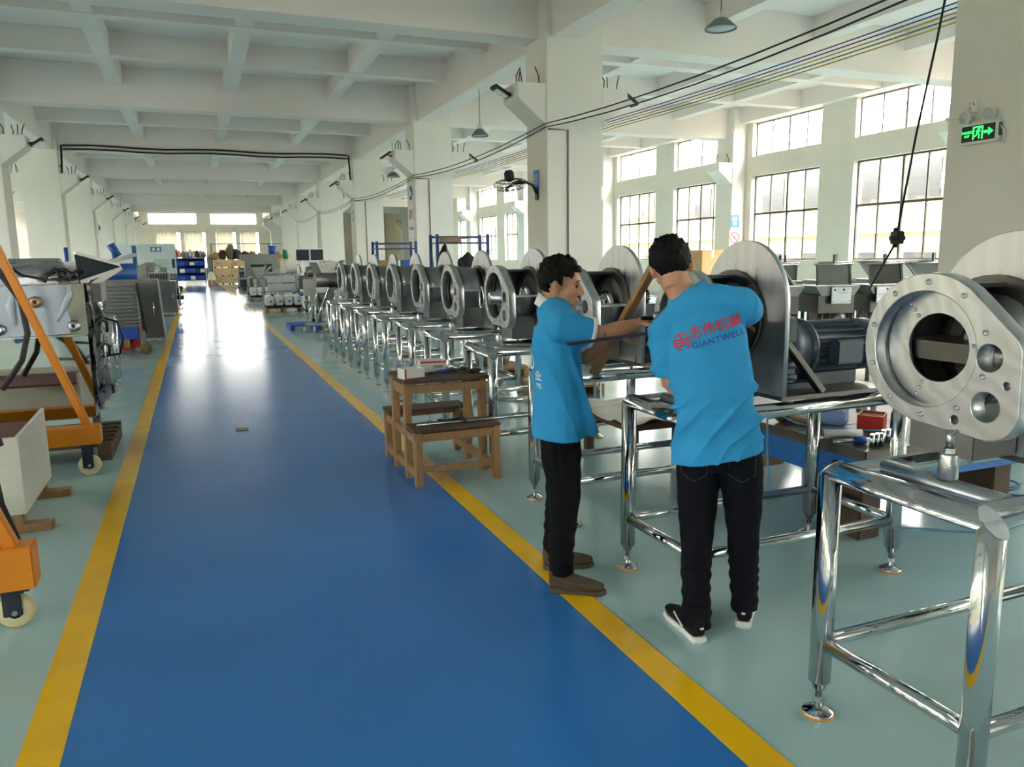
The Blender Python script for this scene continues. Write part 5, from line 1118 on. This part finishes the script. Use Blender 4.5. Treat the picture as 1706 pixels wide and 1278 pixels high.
b2_ = thing('blue_barrel', 'blue bucket on top of the large grey press', 'bucket', (4.0, 44.5, 1.95)); MB().lathe([(.001, 0), (.16, 0), (.2, .42), (.001, .42)]).build('body', 'bluebin', b2_); MB().lathe([(.205, .4), (.205, .44), (.001, .44)]).build('rim', 'bluebin', b2_)
lump('plastic_bag', (1.0, 56.3, 0), (.25, .2, .5), 'plastic_sheet', 'clear plastic bag with blue top standing beside the crates', 'bag', 5.5)
cb = thing('cardboard_box', 'brown cardboard box at the foot of the far rack', 'box', (1.0, 55.8, 0)); rootbox(cb, 'carton', -.22, .22, -.2, .2, 0, .34, 'card'); rootbox(cb, 'tape', -.03, .03, -.202, .202, .1, .342, 'offwhite', 0)
fe = thing('mesh_fence', 'green mesh fence in front of the far windows', 'fence', (0, 60.5, 0))
for x in (1.2, 2.6, 4.4, 5.2, 7.2): MB().cyl((x, 0, 0), (x, 0, 2.85), .035, n=8).build('post', 'green', fe)
for z in (.3, 2.82): MB().cyl((1.2, 0, z), (7.2, 0, z), .025, n=8).build('rail', 'green', fe)
for k in range(30): MB().cyl((1.3+.2*k, 0, .3), (1.3+.2*k, 0, 2.82), .004, n=4).build('mesh_wire', 'green', fe)
# ---------------- right side of the aisle beyond the drum row
def pump_pallet(loc, label, n, rows):
    pallet(loc, 1.15, .95, 'wooden pallet under '+label)
    for r in range(rows):
        for k in range(n):
            t = thing('white_pump', 'white pump on the %s, %s%s' % (label, ORD[k], ' from the left' if r == 0 else ' of the rear row'), 'pump', (loc[0]-.42+.28*k, loc[1]-.22+.45*r, loc[2]+.147), 0, 'white pump units on pallets')
            MB().prism([(-.11, .08), (.11, .08), (.12, .25), (.08, .38), (-.08, .38), (-.12, .3)], lambda a, b: (a, -.17, b), lambda a, b: (a, .17, b)).build('housing', 'white', t, bevel=.02)
            rootbox(t, 'base', -.12, .12, -.18, .18, 0, .08, 'machdark'); MB().cyl((.02, -.175, .2), (.02, -.17, .2), .03, n=12).build('port', 'black', t)
pump_pallet((2.52, 25.5, 0), 'pallet in front of the framed cart', 4, 2); pump_pallet((2.55, 33.2, 0), 'farther pallet by the right yellow line', 4, 2)
fc_ = thing('framed_cart', 'steel framed cart with two pale panels behind the white pumps', 'cart', (2.65, 27.4, 0))
for x in (-.55, .55):
    for y in (-.3, .3): MB().box(x-.03, x+.03, y-.03, y+.03, 0, 1.15).build('post', 'steel', fc_)
for z in (.55, 1.12): MB().box(-.58, .58, -.33, .33, z, z+.05).build('frame_rail', 'steel', fc_)
for z in (.62, .88): rootbox(fc_, 'panel', -.45, .45, -.34, -.32, z, z+.22, 'ltgrey')
bg_ = thing('grey_press', 'large grey green press machine right of the aisle end', 'machine', (3.4, 44.5, 0)); rootbox(bg_, 'bed', -1.2, 1.2, -.5, .5, .2, .62, 'machdark'); rootbox(bg_, 'column_block', -.9, .9, -.35, .45, .6, 1.6, 'greysteel', .02); rootbox(bg_, 'head', -1.1, .8, -.45, .45, 1.6, 1.95, 'greysteel', .03); rootbox(bg_, 'recess', -.6, .5, -.37, -.35, 1.0, 1.4, 'black', 0); rootbox(bg_, 'tray', -1.2, 1.2, -.6, -.45, .62, .7, 'steel')
for x in (-1.0, 1.0): rootbox(bg_, 'foot', x-.12, x+.12, -.45, .45, 0, .2, 'darksteel')
mp_ = thing('monitor_panel', 'twin dark display panels on a post beyond the drum row', 'screen', (4.1, 30.5, 0)); rootbox(mp_, 'frame', -.55, .55, -.04, .04, 1.55, 2.05, 'white'); rootbox(mp_, 'screen', -.5, -.03, -.045, -.04, 1.6, 2.0, 'machdark', 0); rootbox(mp_, 'screen', .03, .5, -.045, -.04, 1.6, 2.0, 'machdark', 0); MB().cyl((0, .02, 0), (0, .02, 1.56), .04, n=10).build('post', 'white', mp_); rootbox(mp_, 'foot', -.3, .3, -.2, .2, 0, .05, 'greysteel')
for k, (x, y) in enumerate(((3.2, 15.6), (3.5, 17.4), (3.3, 20.3), (3.9, 22.6), (3.7, 24.6), (4.4, 26.8), (4.2, 29.2), (3.3, 30.2), (5.0, 31.5), (2.9, 36.5))): generic((x, y, 0), .15*sin(k*2)+.2, 40+k, '%s machine in the right background row counted from the drum row end' % ORD[k], 'machines along the right of the aisle')
for k, y in enumerate((38.5, 41, 47.5, 50)): generic((2.75+.3*(k % 2), y, 0), .1, 60+k, 'small far machine beside the right yellow line, %s after the farther pump pallet' % ORD[k], 'far machines on the right')
for k in range(2):
    t = thing('push_trolley', ['farther', 'nearer'][k]+' slanted chrome push trolley by the right yellow line', 'trolley', (2.22+.12*k, 17.9-1.8*k, 0), -.05, 'chrome push trolleys')
    for x in (0, .22):
        MB().cyl((x, 0, .12), (x+.33, .05, 1.0), .018, n=10).build('side_tube', 'chrome', t)
        w = MB().lathe([(.015, -.02), (.06, -.02), (.06, .02), (.015, .02)], (x-.02, 0, .06), (1, 0, 0), 18).build('wheel', 'white', t); MB().box(x-.045, x-.04, -.02, .02, .04, .16).box(x, x+.005, -.02, .02, .04, .16).build('fork', 'chrome', w)
    for z, o in ((.2, .03), (.98, .325)): MB().cyl((o, .05*z, z), (o+.22, .05*z, z), .016, n=8).build('cross_tube', 'chrome', t)
    rootbox(t, 'handle_plate', .28, .53, .03, .06, .88, 1.0, 'white'); rootbox(t, 'platform', .0, .9, .0, .35, .14, .17, 'steel')
    for x in (.8,): MB().lathe([(.015, -.02), (.06, -.02), (.06, .02), (.015, .02)], (x, .2, .06), (1, 0, 0), 18).build('wheel', 'white', t)
bp_ = thing('blue_pallet', 'flat bright blue plastic pallet on the floor behind the push trolleys', 'pallet', (2.55, 18.9, 0))
for k in range(6): rootbox(bp_, 'slat', -.6, .6, -.5+.17*k, -.38+.17*k, .1, .13, 'bluebin')
for x in (-.55, 0, .55): rootbox(bp_, 'runner', x-.05, x+.05, -.5, .47, 0, .1, 'bluebin')
